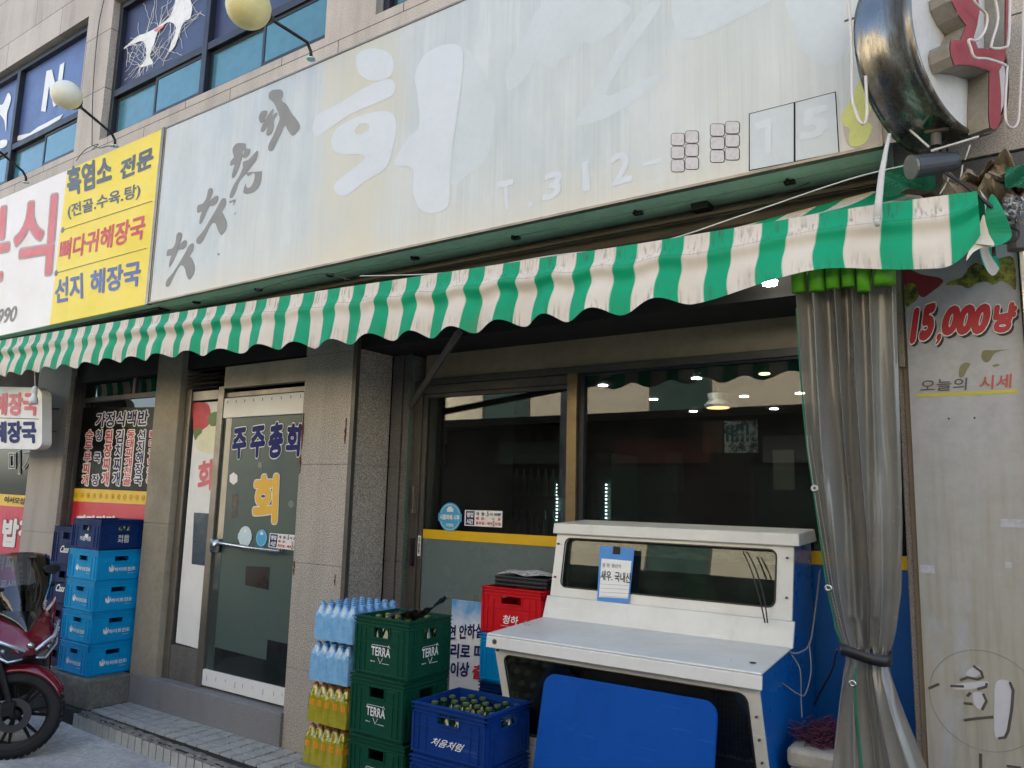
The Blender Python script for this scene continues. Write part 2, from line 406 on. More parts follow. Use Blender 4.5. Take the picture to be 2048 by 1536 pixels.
def win_frame(X0, X1, z0, z1, tz, mull, low, panes_top, y=.06, label=None):
    "upstairs window: frame with fixed film pane above and sliding teal panes below"
    fr = MB(); t = .055
    fr.box(X0, X1, y, y+.09, z0, z0+t); fr.box(X0, X1, y, y+.09, z1-t, z1); fr.box(X0, X0+t, y+.002, y+.088, z0+t, z1-t); fr.box(X1-t, X1, y+.002, y+.088, z0+t, z1-t)
    fr.box(X0+t, X1-t, y+.002, y+.088, tz-.035, tz+.035)
    for m in mull: fr.box(m-.035, m+.035, y-.004, y+.09, z0+t, z1-t)
    f = fr.build('window', M['dark_frame'], B, bevel=.004)
    xs = [X0+t] + [v for m in mull for v in (m-.035, m+.035)] + [X1-t]
    for k in range(0, len(xs), 2):
        a, b = xs[k], xs[k+1]
        MB().box(a, b, y+.055, y+.065, tz+.035, z1-t).build('film_pane', panes_top[(k//2) % len(panes_top)], f)
        mid = (a+b)/2
        for q, (c, d_, yy) in enumerate(((a, mid+.02, y+.045), (mid-.02, b, y+.02))):
            s = MB(); s.box(c, d_, yy, yy+.02, z0+t, z0+t+.05); s.box(c, d_, yy, yy+.02, tz-.065, tz-.035); s.box(c, c+.03, yy, yy+.02, z0+t+.05, tz-.065); s.box(d_-.03, d_, yy, yy+.02, z0+t+.05, tz-.065)
            s.build('sash', M['dark_frame'], f, bevel=.002)
            MB().box(c+.03, d_-.03, yy+.007, yy+.013, z0+t+.05, tz-.065).build('pane', M['teal_glass'], f)
    return f
win_frame(-11.55,-7.78, ZW0, ZW1-.02, 5.50, [-9.40], 0, [M['blue_film']])
win_frame(-7.28,-4.16, ZW0, ZW1-.02, 5.52, [-5.76], 0, [M['navy_film']])
win_frame(-3.63,-.61, ZW0, ZW1-.02, 5.52, [-2.1], 0, [M['navy_film']])

# graphics on the upstairs films (flat vinyl, things stuck on glass)
vy = .108
A1 = thing('window_graphic', (-8.5, vy, 5.6), 'white letter N and torn strip on blue film of the far left upstairs window', 'window sticker')
decal([[(82,222),(93,142),(104,139),(113,180),(120,130),(129,124),(119,206),(107,214),(98,172),(91,224)]], lambda a,b: P(a,b,vy), M['white'], A1, smooth=False)
decal([[(32,282),(34,272),(60,266),(76,254),(92,246),(110,236),(126,228),(120,238),(100,250),(86,258),(66,270),(46,279)]], lambda a,b: P(a,b,vy), M['white'], A1, name='torn_strip', smooth=False)
decal([[(-4,210),(6,208),(16,186),(22,196),(18,214),(14,228),(12,262),(8,240),(-2,226)],[(0,282),(14,280),(12,292),(0,296)]], lambda a,b: P(a,b,vy), M['white'], A1, name='figure_mark')
A2 = thing('window_graphic', (-6.4, vy, 5.9), 'peeling white splash with fine crack lines on the navy film of the upstairs window', 'window sticker')
sp = [[(228,162),(224,150),(232,110),(252,92),(276,72),(292,66),(318,52),(340,32),(350,6),(352,-10),(372,-12),(384,10),(380,36),(368,44),(358,66),(350,92),(338,102),(352,58),(338,44),(318,60),(306,92),(300,112),(306,126),(290,132),(280,134),(292,116),(288,84),(266,88),(244,102),(236,120)]]
decal(sp, lambda a,b: P(a,b,vy), M['white'], A2, name='splash')
decal([[(308,60),(318,54),(328,51),(322,58),(312,63)]], lambda a,b: P(a,b,vy-.002), M['redfade'], A2, name='pink_patch')
ck = MB(); rr = random.Random(5)
for k in range(120):
    a = rr.choice(sp[0]); p0 = P(a[0], a[1], vy); ang = rr.uniform(0, 6.28); pts_ = [p0.copy()]
    for i in range(rr.randint(3, 9)):
        ang += rr.uniform(-.5, .5); q_ = pts_[-1] + Vector((math.cos(ang)*.05, 0, math.sin(ang)*.05))
        if -7.18 < q_.x < -5.85 and 5.6 < q_.z < 6.4: pts_.append(q_)
    if len(pts_) > 1: ck.tube(pts_, .0022, 4)
ck.build('crack_lines', M['white'], A2)
decal([[(238,10),(246,0),(275,-12),(272,-4),(240,22)]], lambda a,b: P(a,b,vy), plain('pink_film', C(226,40,100), .4, dirt=.05), A2, name='pink_corner', smooth=False)
eb = MB(); eb.hexa([P(224,175,vy), P(227,175,vy), P(227,175,vy-.002), P(224,175,vy-.002)], [P(239,20,vy), P(242,20,vy), P(242,20,vy-.002), P(239,20,vy-.002)]); eb.build('white_edge', M['white'], A2)

# ================================================================== SIGNS ON THE FACADE
YS = -.35
def faded_sign():
    t = NT('faded_sign_face')
    n1 = t.noise(.8, 6, .62, vec=t.map((1,1,.55))); n2 = t.noise(26, 3, .6, vec=t.map((1,1,.02)));  n3 = t.noise(3.5, 6, .65, vec=t.map((1,1,.35)))
    n4 = t.noise(90, 2, .5, vec=t.map((1,1,.012)))
    c = t.mix(t.ramp(n3, .35, .7), C(180,190,191), C(203,208,207))
    c = t.mix(t.math('MULTIPLY', t.ramp(n1, .47, .60), .5), c, C(198,199,187))
    c = t.mix(t.math('MULTIPLY', t.ramp(n2, .48, .72), .22), c, C(222,224,222))
    c = t.mix(t.math('MULTIPLY', t.ramp(n4, .55, .75), .35), c, C(172,172,160))
    # beige water stain down the centre of the board
    xyz = t.n('ShaderNodeSeparateXYZ', i0=t.co()); dx = t.math('ADD', xyz.outputs[0], .45)
    wob = t.math('MULTIPLY', t.math('SUBTRACT', n3, .5), 1.3)
    dd = t.math('ABSOLUTE', t.math('ADD', dx, wob))
    c = t.mix(t.math('MULTIPLY', t.ramp(dd, .42, .12), .75), c, C(202,198,178))
    zz = t.ramp(t.math('ADD', xyz.outputs[2], t.math('MULTIPLY', t.math('SUBTRACT', n3, .5), .5)), -.5, -.72)
    c = t.mix(t.math('MULTIPLY', zz, .5), c, C(214,204,182))
    t.p(Base_Color=c, Roughness=.38); t.bump(n4, .05, .002); return t.m
edge = plain('pale_green_sign_case', C(176,208,190), .5, .1, .5, 5)
G = thing('shop_sign', (-2.9, YS, 3.85), 'long faded grey signboard with grey brush lettering and ghost marks of old letters', 'signboard')
SX0, SX1, SZ0, SZ1 = -5.53, -.44, 3.125, 4.545
MB().box(SX0+.012, SX1-.012, YS, YS+.02, SZ0+.012, SZ1-.012).build('sign_face', faded_sign(), G)
fb = MB(); fb.box(SX0, SX1, YS-.006, YS+.03, SZ0, SZ0+.0115); fb.box(SX0, SX1, YS-.006, YS+.03, SZ1-.0115, SZ1); fb.box(SX0, SX0+.0115, YS-.006, YS+.03, SZ0+.0115, SZ1-.0115); fb.box(SX1-.0115, SX1, YS-.006, YS+.03, SZ0+.0115, SZ1-.0115)
fb.build('sign_trim', M['alu'], G)
cb = MB(); cb.box(SX0+.004, SX1-.004, YS+.031, YS+.150, SZ0+.004, SZ1-.006); cb.box(SX0+.004, SX1-.004, YS+.162, -.06, SZ0+.006, SZ1-.006); cb.build('sign_case', edge, G)
br = MB()
for i in range(7):
    xx = SX0+.35+i*.72; br = MB(); br.box(xx, xx+.045, YS+.145, YS+.175, SZ0-.010, SZ0+.003); br.box(xx+.015, xx+.025, YS+.125, YS+.146, SZ0-.012, SZ0+.003); br.build('bracket', M['black'], G)
MB().box(-1.30,-1.22,-.16,-.02,SZ0-.03,SZ0+.004).build('bracket', M['black'], G)
z5 = lambda a, b: P(300+a/3.572, 170+b/3.572, YS-.002)
brush = [
 [[(205,1052),(226,1060),(228,1085),(212,1130),(200,1150),(225,1125),(250,1108),(264,1120),(258,1150),(235,1172),(205,1178),(185,1215),(165,1260),(145,1296),(134,1298),(140,1255),(150,1218),(120,1222),(124,1180),(160,1165),(182,1125),(188,1075)],
  [(300,1130),(314,1140),(308,1180),(285,1222),(300,1240),(318,1300),(312,1350),(282,1390),(262,1365),(248,1310),(228,1288),(205,1300),(180,1345),(158,1390),(140,1430),(118,1442),(112,1422),(122,1390),(160,1345),(190,1300),(220,1250),(250,1200),(275,1150)]],
 [[(432,736),(448,745),(446,775),(430,812),(420,830),(450,805),(475,790),(488,800),(480,835),(455,862),(425,868),(400,915),(380,960),(362,992),(352,985),(358,940),(368,905),(338,912),(340,862),(378,845),(402,805),(415,750)],
  [(524,808),(542,815),(540,860),(515,905),(525,925),(548,980),(542,1030),(512,1070),(488,1045),(470,995),(448,985),(425,1010),(402,1060),(380,1110),(352,1136),(332,1125),(335,1095),(365,1060),(400,1010),(432,955),(462,905),(492,850),(508,820)]],
 [[(640,414),(680,418),(684,440),(668,490),(650,540),(635,590),(612,645),(592,664),(584,650),(592,610),(602,570),(574,576),(576,545),(598,515),(590,480),(592,450),(615,420)],
  [(700,450),(716,462),(706,500),(680,522),(664,515),(662,480),(680,456)],
  [(765,468),(772,490),(752,545),(715,590),(690,625),(655,665),(630,705),(610,765),(585,805),(568,800),(578,760),(600,710),(640,645),(662,590),(664,550),(700,535),(735,500)],
  [(795,585),(798,640),(785,710),(745,760),(700,776),(668,770),(672,735),(685,705),(690,730),(715,730),(740,690),(748,640),(735,630),(700,650),(690,625),(730,590),(770,578)]],
 [[(905,32),(940,36),(952,70),(940,110),(975,140),(1010,200),(1050,250),(1070,290),(1062,320),(1020,362),(985,325),(962,290),(935,350),(900,420),(872,470),(845,462),(850,420),(880,360),(908,290),(925,240),(912,190),(885,130),(850,95),(850,60),(870,38)],
  [(795,190),(830,182),(838,195),(815,250),(850,205),(878,170),(882,190),(872,215),(902,196),(910,210),(885,250),(885,300),(870,345),(842,362),(830,345),(838,300),(808,335),(790,325),(805,280),(822,262),(792,272),(776,232)]],
]
for k, ch in enumerate(brush): decal(ch, z5, M['greyink'], G, name='brush_letter')
decal([[(565,832),(580,825),(612,818),(605,845),(592,862),(598,835),(570,842)],[(606,910),(612,915),(608,926),(603,920)],[(480,1205),(492,1200),(498,1212),(488,1218)]], z5, M['greyink'], G, name='paint_chip')
g1 = plain('ghost_paint_white', C(206,213,217), .5, 0, .12, 3, bump=0); g2 = plain('ghost_paint_pale', C(198,206,208), .5, 0, .16, 3, bump=0)
z3 = lambda a, b: P(600+a/2.56, b/2.56, YS-.0015)
gh = [[(300,270),(380,248),(460,275),(480,340),(455,395),(370,415),(310,385),(290,330)],
      [(65,650),(90,590),(200,530),(330,450),(440,405),(485,425),(478,485),(400,525),(250,590),(115,685),(75,690)],
      [(590,380),(640,280),(740,228),(820,240),(835,330),(810,560),(785,720),(770,900),(760,1050),(690,1090),(620,1075),(580,990),(575,860),(490,850),(500,790),(560,700),(610,640),(600,480)]]
for k, pl_ in enumerate(gh): decal([pl_], z3, g1, G, name='ghost_letter')
decal([[(160,740),(185,660),(290,600),(400,570),(470,580),(495,640),(480,740),(440,860),(330,930),(240,1000),(185,990),(180,940),(250,880),(330,815),(300,790),(200,790)],[(280,670),(318,632),(352,640),(345,668),(300,690)]], z3, g1, G, name='ghost_letter')
z3b = lambda a, b: P(600+a/2.56, b/2.56, YS-.0008)
decal([[(830,235),(890,290),(940,370),(990,500),(985,700),(945,830),(860,895),(790,950),(770,880),(800,640),(845,360)]], z3b, g2, G, name='ghost_halo')
decal([[(1225,40),(1160,170),(1100,270),(1058,360),(1055,430),(1075,462),(1120,430),(1165,380),(1210,310),(1290,350),(1345,300),(1420,270),(1440,210),(1490,225),(1560,190),(1640,120),(1690,30),(1500,-20),(1350,-10)]], z3b, g2, G, name='ghost_letter')
z4 = lambda a, b: P(900+a/2.2756, b/2.2756, YS-.0008)
decal([[(900,20),(960,10),(900,120),(800,260),(710,430),(830,390),(960,330),(975,350),(860,450),(700,540),(590,570),(570,560),(640,440),(740,260),(820,120)]], z4, g2, G, name='ghost_letter')
decal([[(1010,60),(1040,150),(1090,180),(1180,150),(1300,90),(1430,20),(1460,-20),(1200,-30),(1030,-20)]], z4, g2, G, name='ghost_letter')
decal([[(1540,-20),(1560,120),(1600,220),(1680,290),(1760,290),(1800,200),(1790,60),(1770,-20)]], z4, g2, G, name='ghost_letter')
for ch, a in (('T',((225,965),(300,950),(215,830))),('.',((355,948),(378,942),(353,924))),('3',((420,920),(505,895),(432,795))),('1',((605,875),(640,866),(600,738))),('2',((735,850),(830,826),(730,706))),('-',((880,760),(965,738),(878,742)))):
    (bl, br_, tl_) = a; f4 = lambda p: (900+p[0]/2.2756, p[1]/2.2756)
    tpx(ch, f4(bl), f4(br_), f4(tl_), YS, g1, G, bold=.03 if ch not in '.-' else 0, lift=.0012, name='ghost_numeral')
for ch, bl, br_, tl_ in (('7',(1430,705),(1510,685),(1385,560)),('5',(1590,645),(1715,620),(1600,500))):
    tpx(ch, f4(bl), f4(br_), f4(tl_), YS, g1, G, bold=.04, lift=.0018, name='ghost_numeral')
patch = plain('peeled_patch', C(206,203,202), .6, 0, .5, 60, bump=.3)
for (x0, y0, sx, sy, dy) in ((1005,605,64,60,-11),(1183,562,68,60,-11)):
    for i in range(2):
        for j in range(3):
            a, b = x0+i*sx, y0+j*sy+i*dy
            rr_ = rrect(a+2, a+sx-2, b+2, b+sy-3, 12); decal([rr_], lambda u, v: P(900+u/2.2756, v/2.2756, YS-.003), patch, G, name='number_patch', smooth=False)
            f_ = MB(); L_ = [P(900+u/2.2756, v/2.2756, YS-.002) for u, v in rr_]; f_.tube(L_+[L_[0]], .0018, 4, False); f_.build('patch_edge', M['dark'], G)
for q4 in ([(1362,776),(1362,518),(1566,466),(1566,736)], [(1570,735),(1570,466),(1754,418),(1770,694)]):
    L_ = [P(900+u/2.2756, v/2.2756, YS-.002) for u, v in q4]
    f_ = MB(); f_.tube(L_+[L_[0]], .0022, 4, False); f_.build('patch_edge', M['dark'], G)
    decal([q4], lambda u, v: P(900+u/2.2756, v/2.2756, YS-.0012), g2, G, name='number_patch', smooth=False)
leafg = plain('faded_leaf_print', C(206,212,120), .45, 0, .3, 12, bump=0); leafb = plain('faded_brown_print', C(188,176,160), .45, 0, .4, 9, bump=0)
zr = lambda a, b: P(1250+a/2.56, b/2.56, YS-.0011)
decal([[(1230,380),(1180,470),(1130,560),(1115,640),(1140,740),(1200,762),(1260,755),(1330,735),(1400,720),(1400,640),(1300,560)]], zr, leafb, G, name='printed_picture')
decal([[(1215,400),(1165,500),(1110,590),(1120,640),(1150,660),(1145,720),(1165,750),(1230,730),(1265,650),(1240,620),(1255,570),(1290,480)]], lambda a, b: P(1250+a/2.56, b/2.56, YS-.0016), leafg, G, name='printed_picture')

G2 = thing('restaurant_sign', (-8.5, YS, 3.85), 'white signboard with big pink letter and yellow menu panel beside the grey signboard', 'signboard')
X_y = P(107,650,YS).x; X_y = -7.07
MB().box(-12.5, X_y, YS, YS+.02, SZ0+.0, SZ1).build('white_face', plain('warm_white_film', C(232,226,220), .4, 0, .1, 2, bump=0), G2)
MB().box(X_y+.001, -5.575, YS-.001, YS+.02, SZ0, SZ1).build('yellow_face', M['yellow'], G2)
MB().box(-5.572,-5.535,YS-.01,YS+.03,SZ0-.004,SZ1+.006).build('corner_trim', M['alu'], G2)
MB().box(-12.5,-5.54,YS+.021,-.06,SZ0+.004,SZ1-.004).build('sign_case', edge, G2)
MB().box(-12.5,-5.575,YS+.1,YS+.2,SZ0-.012,SZ0+.002).build('bracket', M['black'], G2)
wt = M['white']
tpx('흑염소', (136,396),(224,366),(133,337), YS, plain('slate_letters', C(84,98,106), .5, bump=0), G2, bold=.045, lift=.003, tr=(225,306))
tpx('전문', (239,362),(306,333),(243,321), YS, _mats['slate_letters'], G2, bold=.045, lift=.003, tr=(309,291))
tpx('(전골.수육.탕)', (137,441),(280,398),(135,410), YS, _mats['slate_letters'], G2, bold=.025, lift=.003, tr=(283,365))
tpx('뼈다귀해장국', (118,524),(288,478),(122,481), YS, plain('raspberry_letters', C(206,74,84), .5, bump=0), G2, bold=.03, lift=.003, tr=(294,427))
tpx('선지', (109,609),(167,597),(112,558), YS, plain('blue_letters', C(84,104,164), .5, bump=0), G2, bold=.035, lift=.003, tr=(166,545))
tpx('해장국', (180,592),(280,572),(182,541), YS, _mats['blue_letters'], G2, bold=.035, lift=.003, tr=(284,519))
ln = MB()
for a, b in (((125,460),(304,402)),((112,546),(293,496))):
    p, q_ = P(*a, YS-.003), P(*b, YS-.003); ln.tube([p, q_], .003, 6); ln.lathe([(0.001,-.002),(.026,-.002),(.026,.002),(.001,.002)], 14, p, 'y')
ln.build('divider_line', M['greyink'], G2)
tpx('식', (26,562),(108,548),(30,402), YS, M['redfade'], G2, bold=.018, outline=plain('letter_shadow', C(176,176,172), .6, bump=0), oamt=.02, lift=.003, shear=.1, tr=(112,388))
tpx('분', (-68,572),(19,560),(-64,432), YS, M['redfade'], G2, bold=.018, outline=_mats['letter_shadow'], oamt=.02, lift=.003, shear=.1)
tpx('2990', (-18,652),(33,642),(-16,622), YS, M['greyink'], G2, bold=.02, lift=.003, shear=.08)

# beam and dark void behind the awning
Bm = MB(); Bm.box(-12.5,-.3,-.09,-.002,2.99,3.115); Bm.box(-12.5,-.3,-.125,-.09,2.985,3.0); Bm.box(-12.5,-.3,-.15,-.13,3.06,3.075)
tag(Bm.build('steel_beam', plain('grimy_steel', C(76,68,56), .7, .2, .8, 3)), 'grimy steel beam running under the signboards above the awning', 'beam')
cp = MB(); cp.tube([P(690,545,-.2), P(700,556,-.2), P(706,570,-.22)], .03, 10)
# cables above the awning
def cable(name, pts, y, r, mat, label, group='cables strung above the awning'):
    L_ = [P(a, b, (y if len(t_) == 0 else t_[0])) for a, b, *t_ in pts]
    if len(L_) > 2:
        o = []
        for i in range(len(L_)-1):
            p0 = L_[max(i-1,0)]; p1 = L_[i]; p2 = L_[i+1]; p3 = L_[min(i+2, len(L_)-1)]
            for q in range(6):
                t = q/6; o.append(.5*((2*p1) + (p2-p0)*t + (2*p0-5*p1+4*p2-p3)*t*t + (3*p1-p0-3*p2+p3)*t**3))
        L_ = o + [L_[-1]]
    m = MB(); m.tube(L_, r, 6); return tag(m.build(name, mat, smooth=True), label, 'cable', group)
cable('cable', [(1840,325),(1700,358),(1480,432),(1300,488),(1100,512),(900,545),(720,552)], -.42, .003, M['wirew'], 'thin pale cable sagging under the grey signboard from the floodlight')
cable('cable', [(700,560),(640,548),(560,566),(480,592)], -.42, .003, M['wire'], 'thin dark cable above the middle of the awning')
cable('cable', [(1240,500),(1330,470),(1480,420),(1620,365)], -.2, .002, M['wire'], 'fine dark cable slanting up to the bracket under the grey signboard')
cable('cable', [(208,0),(196,60),(186,180),(184,290)], -.02, .004, M['wire'], 'dark cable hanging down the granite between the upstairs windows', None)
cable('cable', [(184,290),(200,296),(215,292),(228,294)], -.3, .004, M['wire'], 'tangled cable end at the foot of the left globe lamp', None)
cable('cable', [(152,322),(170,300),(196,288),(184,300)], -.3, .003, M['wire'], 'short loop of cable on top of the yellow menu panel', None)
# ================================================================== GLOBE LAMPS
def globe_lamp(name, gc, gr, base, label, yel):
    t = thing(name, base, label, 'lamp', 'globe lamps along the top of the signboards')
    gm = plain('yellowed_globe' if yel else 'white_globe', C(222,212,150) if yel else C(222,222,206), .35, 0, .35 if yel else .15, 9, bump=.1)
    prof = [(gr*math.sin(math.pi*i/16)+.0001, -gr*math.cos(math.pi*i/16)*.96) for i in range(17)]
    MB().lathe(prof, 28, gc).build('globe', gm, t, smooth=True)
    gcv = Vector(gc); ba = Vector(base)
    dirv = (ba + Vector((0,-.1,.12)) - gcv).normalized()
    p0 = gcv + dirv*gr*.93; p1 = gcv + dirv*(gr+.07)
    MB().tube([p0, p0+dirv*.012, p0+dirv*.03, p1], [.055,.062,.04,.022], 16).build('fitting', M['black'], t, smooth=False)
    mid = Vector((ba.x, ba.y-.04, ba.z+.10))
    L_ = [p1, p1.lerp(mid, .8), mid, Vector((ba.x, ba.y-.005, ba.z+.05)), ba]
    MB().tube(L_, .011, 8).build('arm', M['black'], t, smooth=True)
    MB().lathe([(.001,0),(.03,0),(.03,.008),(.001,.008)], 12, (ba.x, ba.y, ba.z-.004)).build('base_plate', M['steel'], t)
globe_lamp('globe_lamp', P(133,190,-.86), .112, P(230,292,-.30), 'white globe lamp on a bent black arm beside the letter N window', False)
globe_lamp('globe_lamp', P(497,14,-.86), .135, P(622,118,-.30), 'yellowed globe lamp on a bent black arm at the top edge of the photo', True)
globe_lamp('globe_lamp', P(-48,262,-.86), .112, P(52,365,-.30), 'black lamp arm rising at the far left edge above the white signboard', False)

# ================================================================== AWNING
YA = -.53
kx, ki = [], []
for X_, i_ in ((-2.462,0),(-2.318,4),(-2.187,8),(-2.047,12),(-1.909,16),(-1.771,20),(-1.625,24),(-1.483,28),(-1.347,32),(-1.199,36),(-1.058,40),(-.924,44),(-.783,48),(-.642,52),(-.507,56),(-.434,58),(-.363,60),(-.291,62),(-.219,64),(-.145,66),(-.074,68),(-.040,69)):
    kx.append(X_*2.97); ki.append(i_)
def interp(x, xs, ys):
    if x <= xs[0]: return ys[0] + (x-xs[0])*(ys[1]-ys[0])/(xs[1]-xs[0])
    for a in range(len(xs)-1):
        if x <= xs[a+1]: return ys[a] + (ys[a+1]-ys[a])*(x-xs[a])/(xs[a+1]-xs[a])
    return ys[-1] + (x-xs[-1])*(ys[-1]-ys[-2])/(xs[-1]-xs[-2])
topx = [-8.5,-7.55,-5.5,-3.42,-1.39,-.44,-.13]; topz = [3.03,3.00,2.958,2.90,2.84,2.828,2.812]
lows = [-7.6,-7.3,-6.99,-6.70,-6.41,-6.1,-5.77,-5.47,-5.14,-4.80,-4.46,-4.07,-3.70,-3.39,-3.09,-2.78,-2.51,-2.23,-1.94,-1.71,-1.44,-1.12,-.24]
def botz(x):
    base = interp(x, [-7.6,-6.4,-5.2,-4.2,-3.2,-2.2,-1.2,-.6,-.13], [2.66,2.65,2.63,2.59,2.55,2.525,2.53,2.545,2.55])
    k = interp(x, lows, list(range(len(lows)))); a = interp(x, [-7.6,-4.5,-3,-1,-.13], [.015,.019,.022,.023,.045])
    return base + a*(1-math.cos(2*math.pi*k)) - .004*math.sin(7*x)
def awn_mat(under=False):
    t = NT('striped_canvas'); uv = t.n('ShaderNodeUVMap', _uv_map='UVMap'); s = t.n('ShaderNodeSeparateXYZ', i0=uv.outputs[0])
    fr = t.math('MODULO', t.math('ADD', s.outputs[0], 200.0), 2.0)
    st = t.math('LESS_THAN', fr, 1.0)
    f1 = t.math('FRACT', t.math('ADD', s.outputs[0], 200.0)); edgeN = t.math('LESS_THAN', t.math('MINIMUM', f1, t.math('SUBTRACT', 1.0, f1)), .035)
    n = t.noise(2.2, 5, .65); vs = t.noise(16, 3, .6, vec=t.map((1,1,.6))); v2 = t.noise(95, 1, .5, vec=t.map((1,1,.035))); nd = t.noise(7, 5, .7, vec=t.map((1,1,2.5)))
    gcol = t.mix(t.ramp(n, .3, .7), C(0,152,108), C(0,166,120)); wcol = t.mix(t.ramp(n, .3, .7), C(214,202,188), C(228,220,206))
    c = t.mix(st, wcol, gcol); c = t.mix(t.math('MULTIPLY', edgeN, .7), c, C(216,214,196))
    # grime: fine vertical streaks in two bands (v: 0 top .. 1 hem)
    band = t.math('MAXIMUM', t.ramp(s.outputs[1], .36, .22), t.ramp(t.math('ADD', s.outputs[1], t.math('MULTIPLY', t.math('SUBTRACT', nd, .5), .5)), .72, .98))
    g_ = t.math('MULTIPLY', t.math('MULTIPLY', t.ramp(v2, .50, .66), t.ramp(vs, .36, .62)), t.math('ADD', t.math('MULTIPLY', band, .5), .03))
    c = t.mix(g_, c, C(70,62,48)); 
    ob = t.n('ShaderNodeSeparateXYZ', i0=t.co())
    bl = t.math('MULTIPLY', t.ramp(t.noise(3.2, 4, .6, vec=t.map((1,1,.4))), .64, .78), .35); c = t.mix(bl, c, C(128,104,66))
    seam = t.math('LESS_THAN', t.math('ABSOLUTE', t.math('SUBTRACT', s.outputs[1], .30)), .006); c = t.mix(t.math('MULTIPLY', seam, .35), c, C(60,60,50))
    t.p(Base_Color=c, Roughness=.62); t.b.inputs['Specular IOR Level'].default_value = .3
    t.bump(v2, .06, .002)
    tl_ = t.n('ShaderNodeBsdfTranslucent', Color=c); mx = t.n('ShaderNodeMixShader', i0=.12, i1=t.b.outputs[0], i2=tl_.outputs[0]); t.t.links.new(mx.outputs[0], t.out.inputs[0])
    return t.m
am = awn_mat()
AW = thing('awning', (-4, YA, 2.8), 'green and cream striped awning with scalloped valance over the shop fronts', 'awning')
uvs = []
def valance(u, v):
    x = -8.4 + u*(8.27); zt, zb = interp(x, topx, topz), botz(x)
    x2 = x
    z = zt + (zb-zt)*v
    bul = math.exp(-((v-.33)/.10)**2)*.020 - math.exp(-((v-.52)/.13)**2)*.014
    wv = math.sin(x*21.5 + math.sin(x*3.1)*1.2)*.004*v + math.sin(x*9.3+1)*.005*v
    y = YA - bul*(.8+.3*math.sin(x*2.3)) - .03*v + wv
    k = interp(x, lows, list(range(len(lows)))); y += .014*v*v*math.cos(2*math.pi*k+.6)
    fo_ = 1/(1+math.exp(-(v-.33)*38)); x2 += (-.013*fo_ + .006*math.sin(v*7.5+x*1.3)*fo_ - .006*v) * (1 if x < -.6 else max(0,(-.2-x)/.4)) 
    if x > -.45: # rounded right end
        k2 = (x+.45)/.32; y += .10*max(0,k2-.55)*v
        if k2 > .6: z = zt + (zb-zt)*v*(1-.38*((k2-.6)/.4)**2)
    uvs.append((interp(x, kx, ki), v))
    return (x2, y, z)
vb = MB(); vb.grid(830, 26, valance)
vb.build('valance', am, AW, smooth=True, uvf=list(uvs)); uvs.clear()
def roof(u, v):
    x = -8.4 + u*8.27; zt = interp(x, topx, topz)
    back = zt + interp(x, [-8.4,-3,-1.7,-1.15,-.66,-.5,-.40,-.13], [.08,.08,.10,.15,.205,.15,.04,.0])
    lean = interp(x, [-8.4,-1.9,-.5,-.13], [0,0,.16,.10])
    sag = -.025*math.sin(math.pi*v) + .01*math.sin(x*9)*math.sin(math.pi*v)
    p = (x+lean*v, YA + v*.40, zt + (back-zt)*v**.9 + sag)
    uvs.append((interp(x, kx, ki), v*.2)); return p
rbm = MB(); rbm.grid(420, 8, roof)
rbm.build('canopy', am, AW, smooth=True, uvf=list(uvs)); uvs.clear()
fl = MB()
def flap(u, v):
    x = -.125 + .012*math.sin(v*6+u*2) + .03*u; y = YA + .04 + u*.62; zt = 2.83 - .02*u + (.10*u); zb = 2.56 + .13*u - .03*math.sin(u*5)
    p = (x, y, zt + (zb-zt)*v); uvs.append((69.6 - v*.9 + u*2.0 , v*.6)); return p
fl.grid(24, 14, flap)
for nm_, col_, poly_ in (('flap_end', C(0,152,108), [(1984,386),(2003,416),(2021,458),(2021,476),(2004,490),(1990,491),(1978,462),(1970,436),(1974,410)]), ('flap_end', C(220,211,197), [(1968,430),(1976,462),(1989,491),(1968,492),(1948,506),(1934,524),(1940,500),(1952,468),(1962,440)])):
    decal([poly_], lambda a, b: Vector(P(a, b, -.50))+Vector((0,.012*math.sin(a*.09)+.008*math.sin(b*.07),0)), plain('flap_'+('green' if col_[0] < .1 else 'cream'), col_, .6, 0, .35, 8), AW, name=nm_, th=.003)
fl.build('side_flap', am, AW, smooth=True, uvf=list(uvs)); uvs.clear()
MB().tube([(-8.4,YA+.02,2.99),(-5.5,YA+.02,2.935),(-3.4,YA+.02,2.88),(-.16,YA+.02,2.80)], .016, 8).build('front_bar', M['alu_dull'], AW)
for (a, b) in ((P(918,664,-.42), P(822,812,.28)),):
    ax = MB(); dr = (b-a).normalized(); ax.tube([a, b], .022, 4); ax.build('arm', M['alu_dull'], AW)
MB().tube([(-8.4,-.10,3.0),(-.5,-.10,2.96)], .045, 10).build('roller', M['dark'], AW)
rp = MB(); L_ = [P(1779,268,-.55), P(1772,300,-.56), P(1763,350,-.575), P(1757,405,-.59), P(1754,440,-.60)]
rp.tube(L_, [.006,.008,.011,.013,.014], 8); rp.tube([P(1754,436,-.60), P(1755,452,-.60)], [.014,.008], 8)
tag(rp.build('hanging_rope', M['wirew'], smooth=True), 'thick white taped cord hanging from the round sign over the awning front', 'cord')

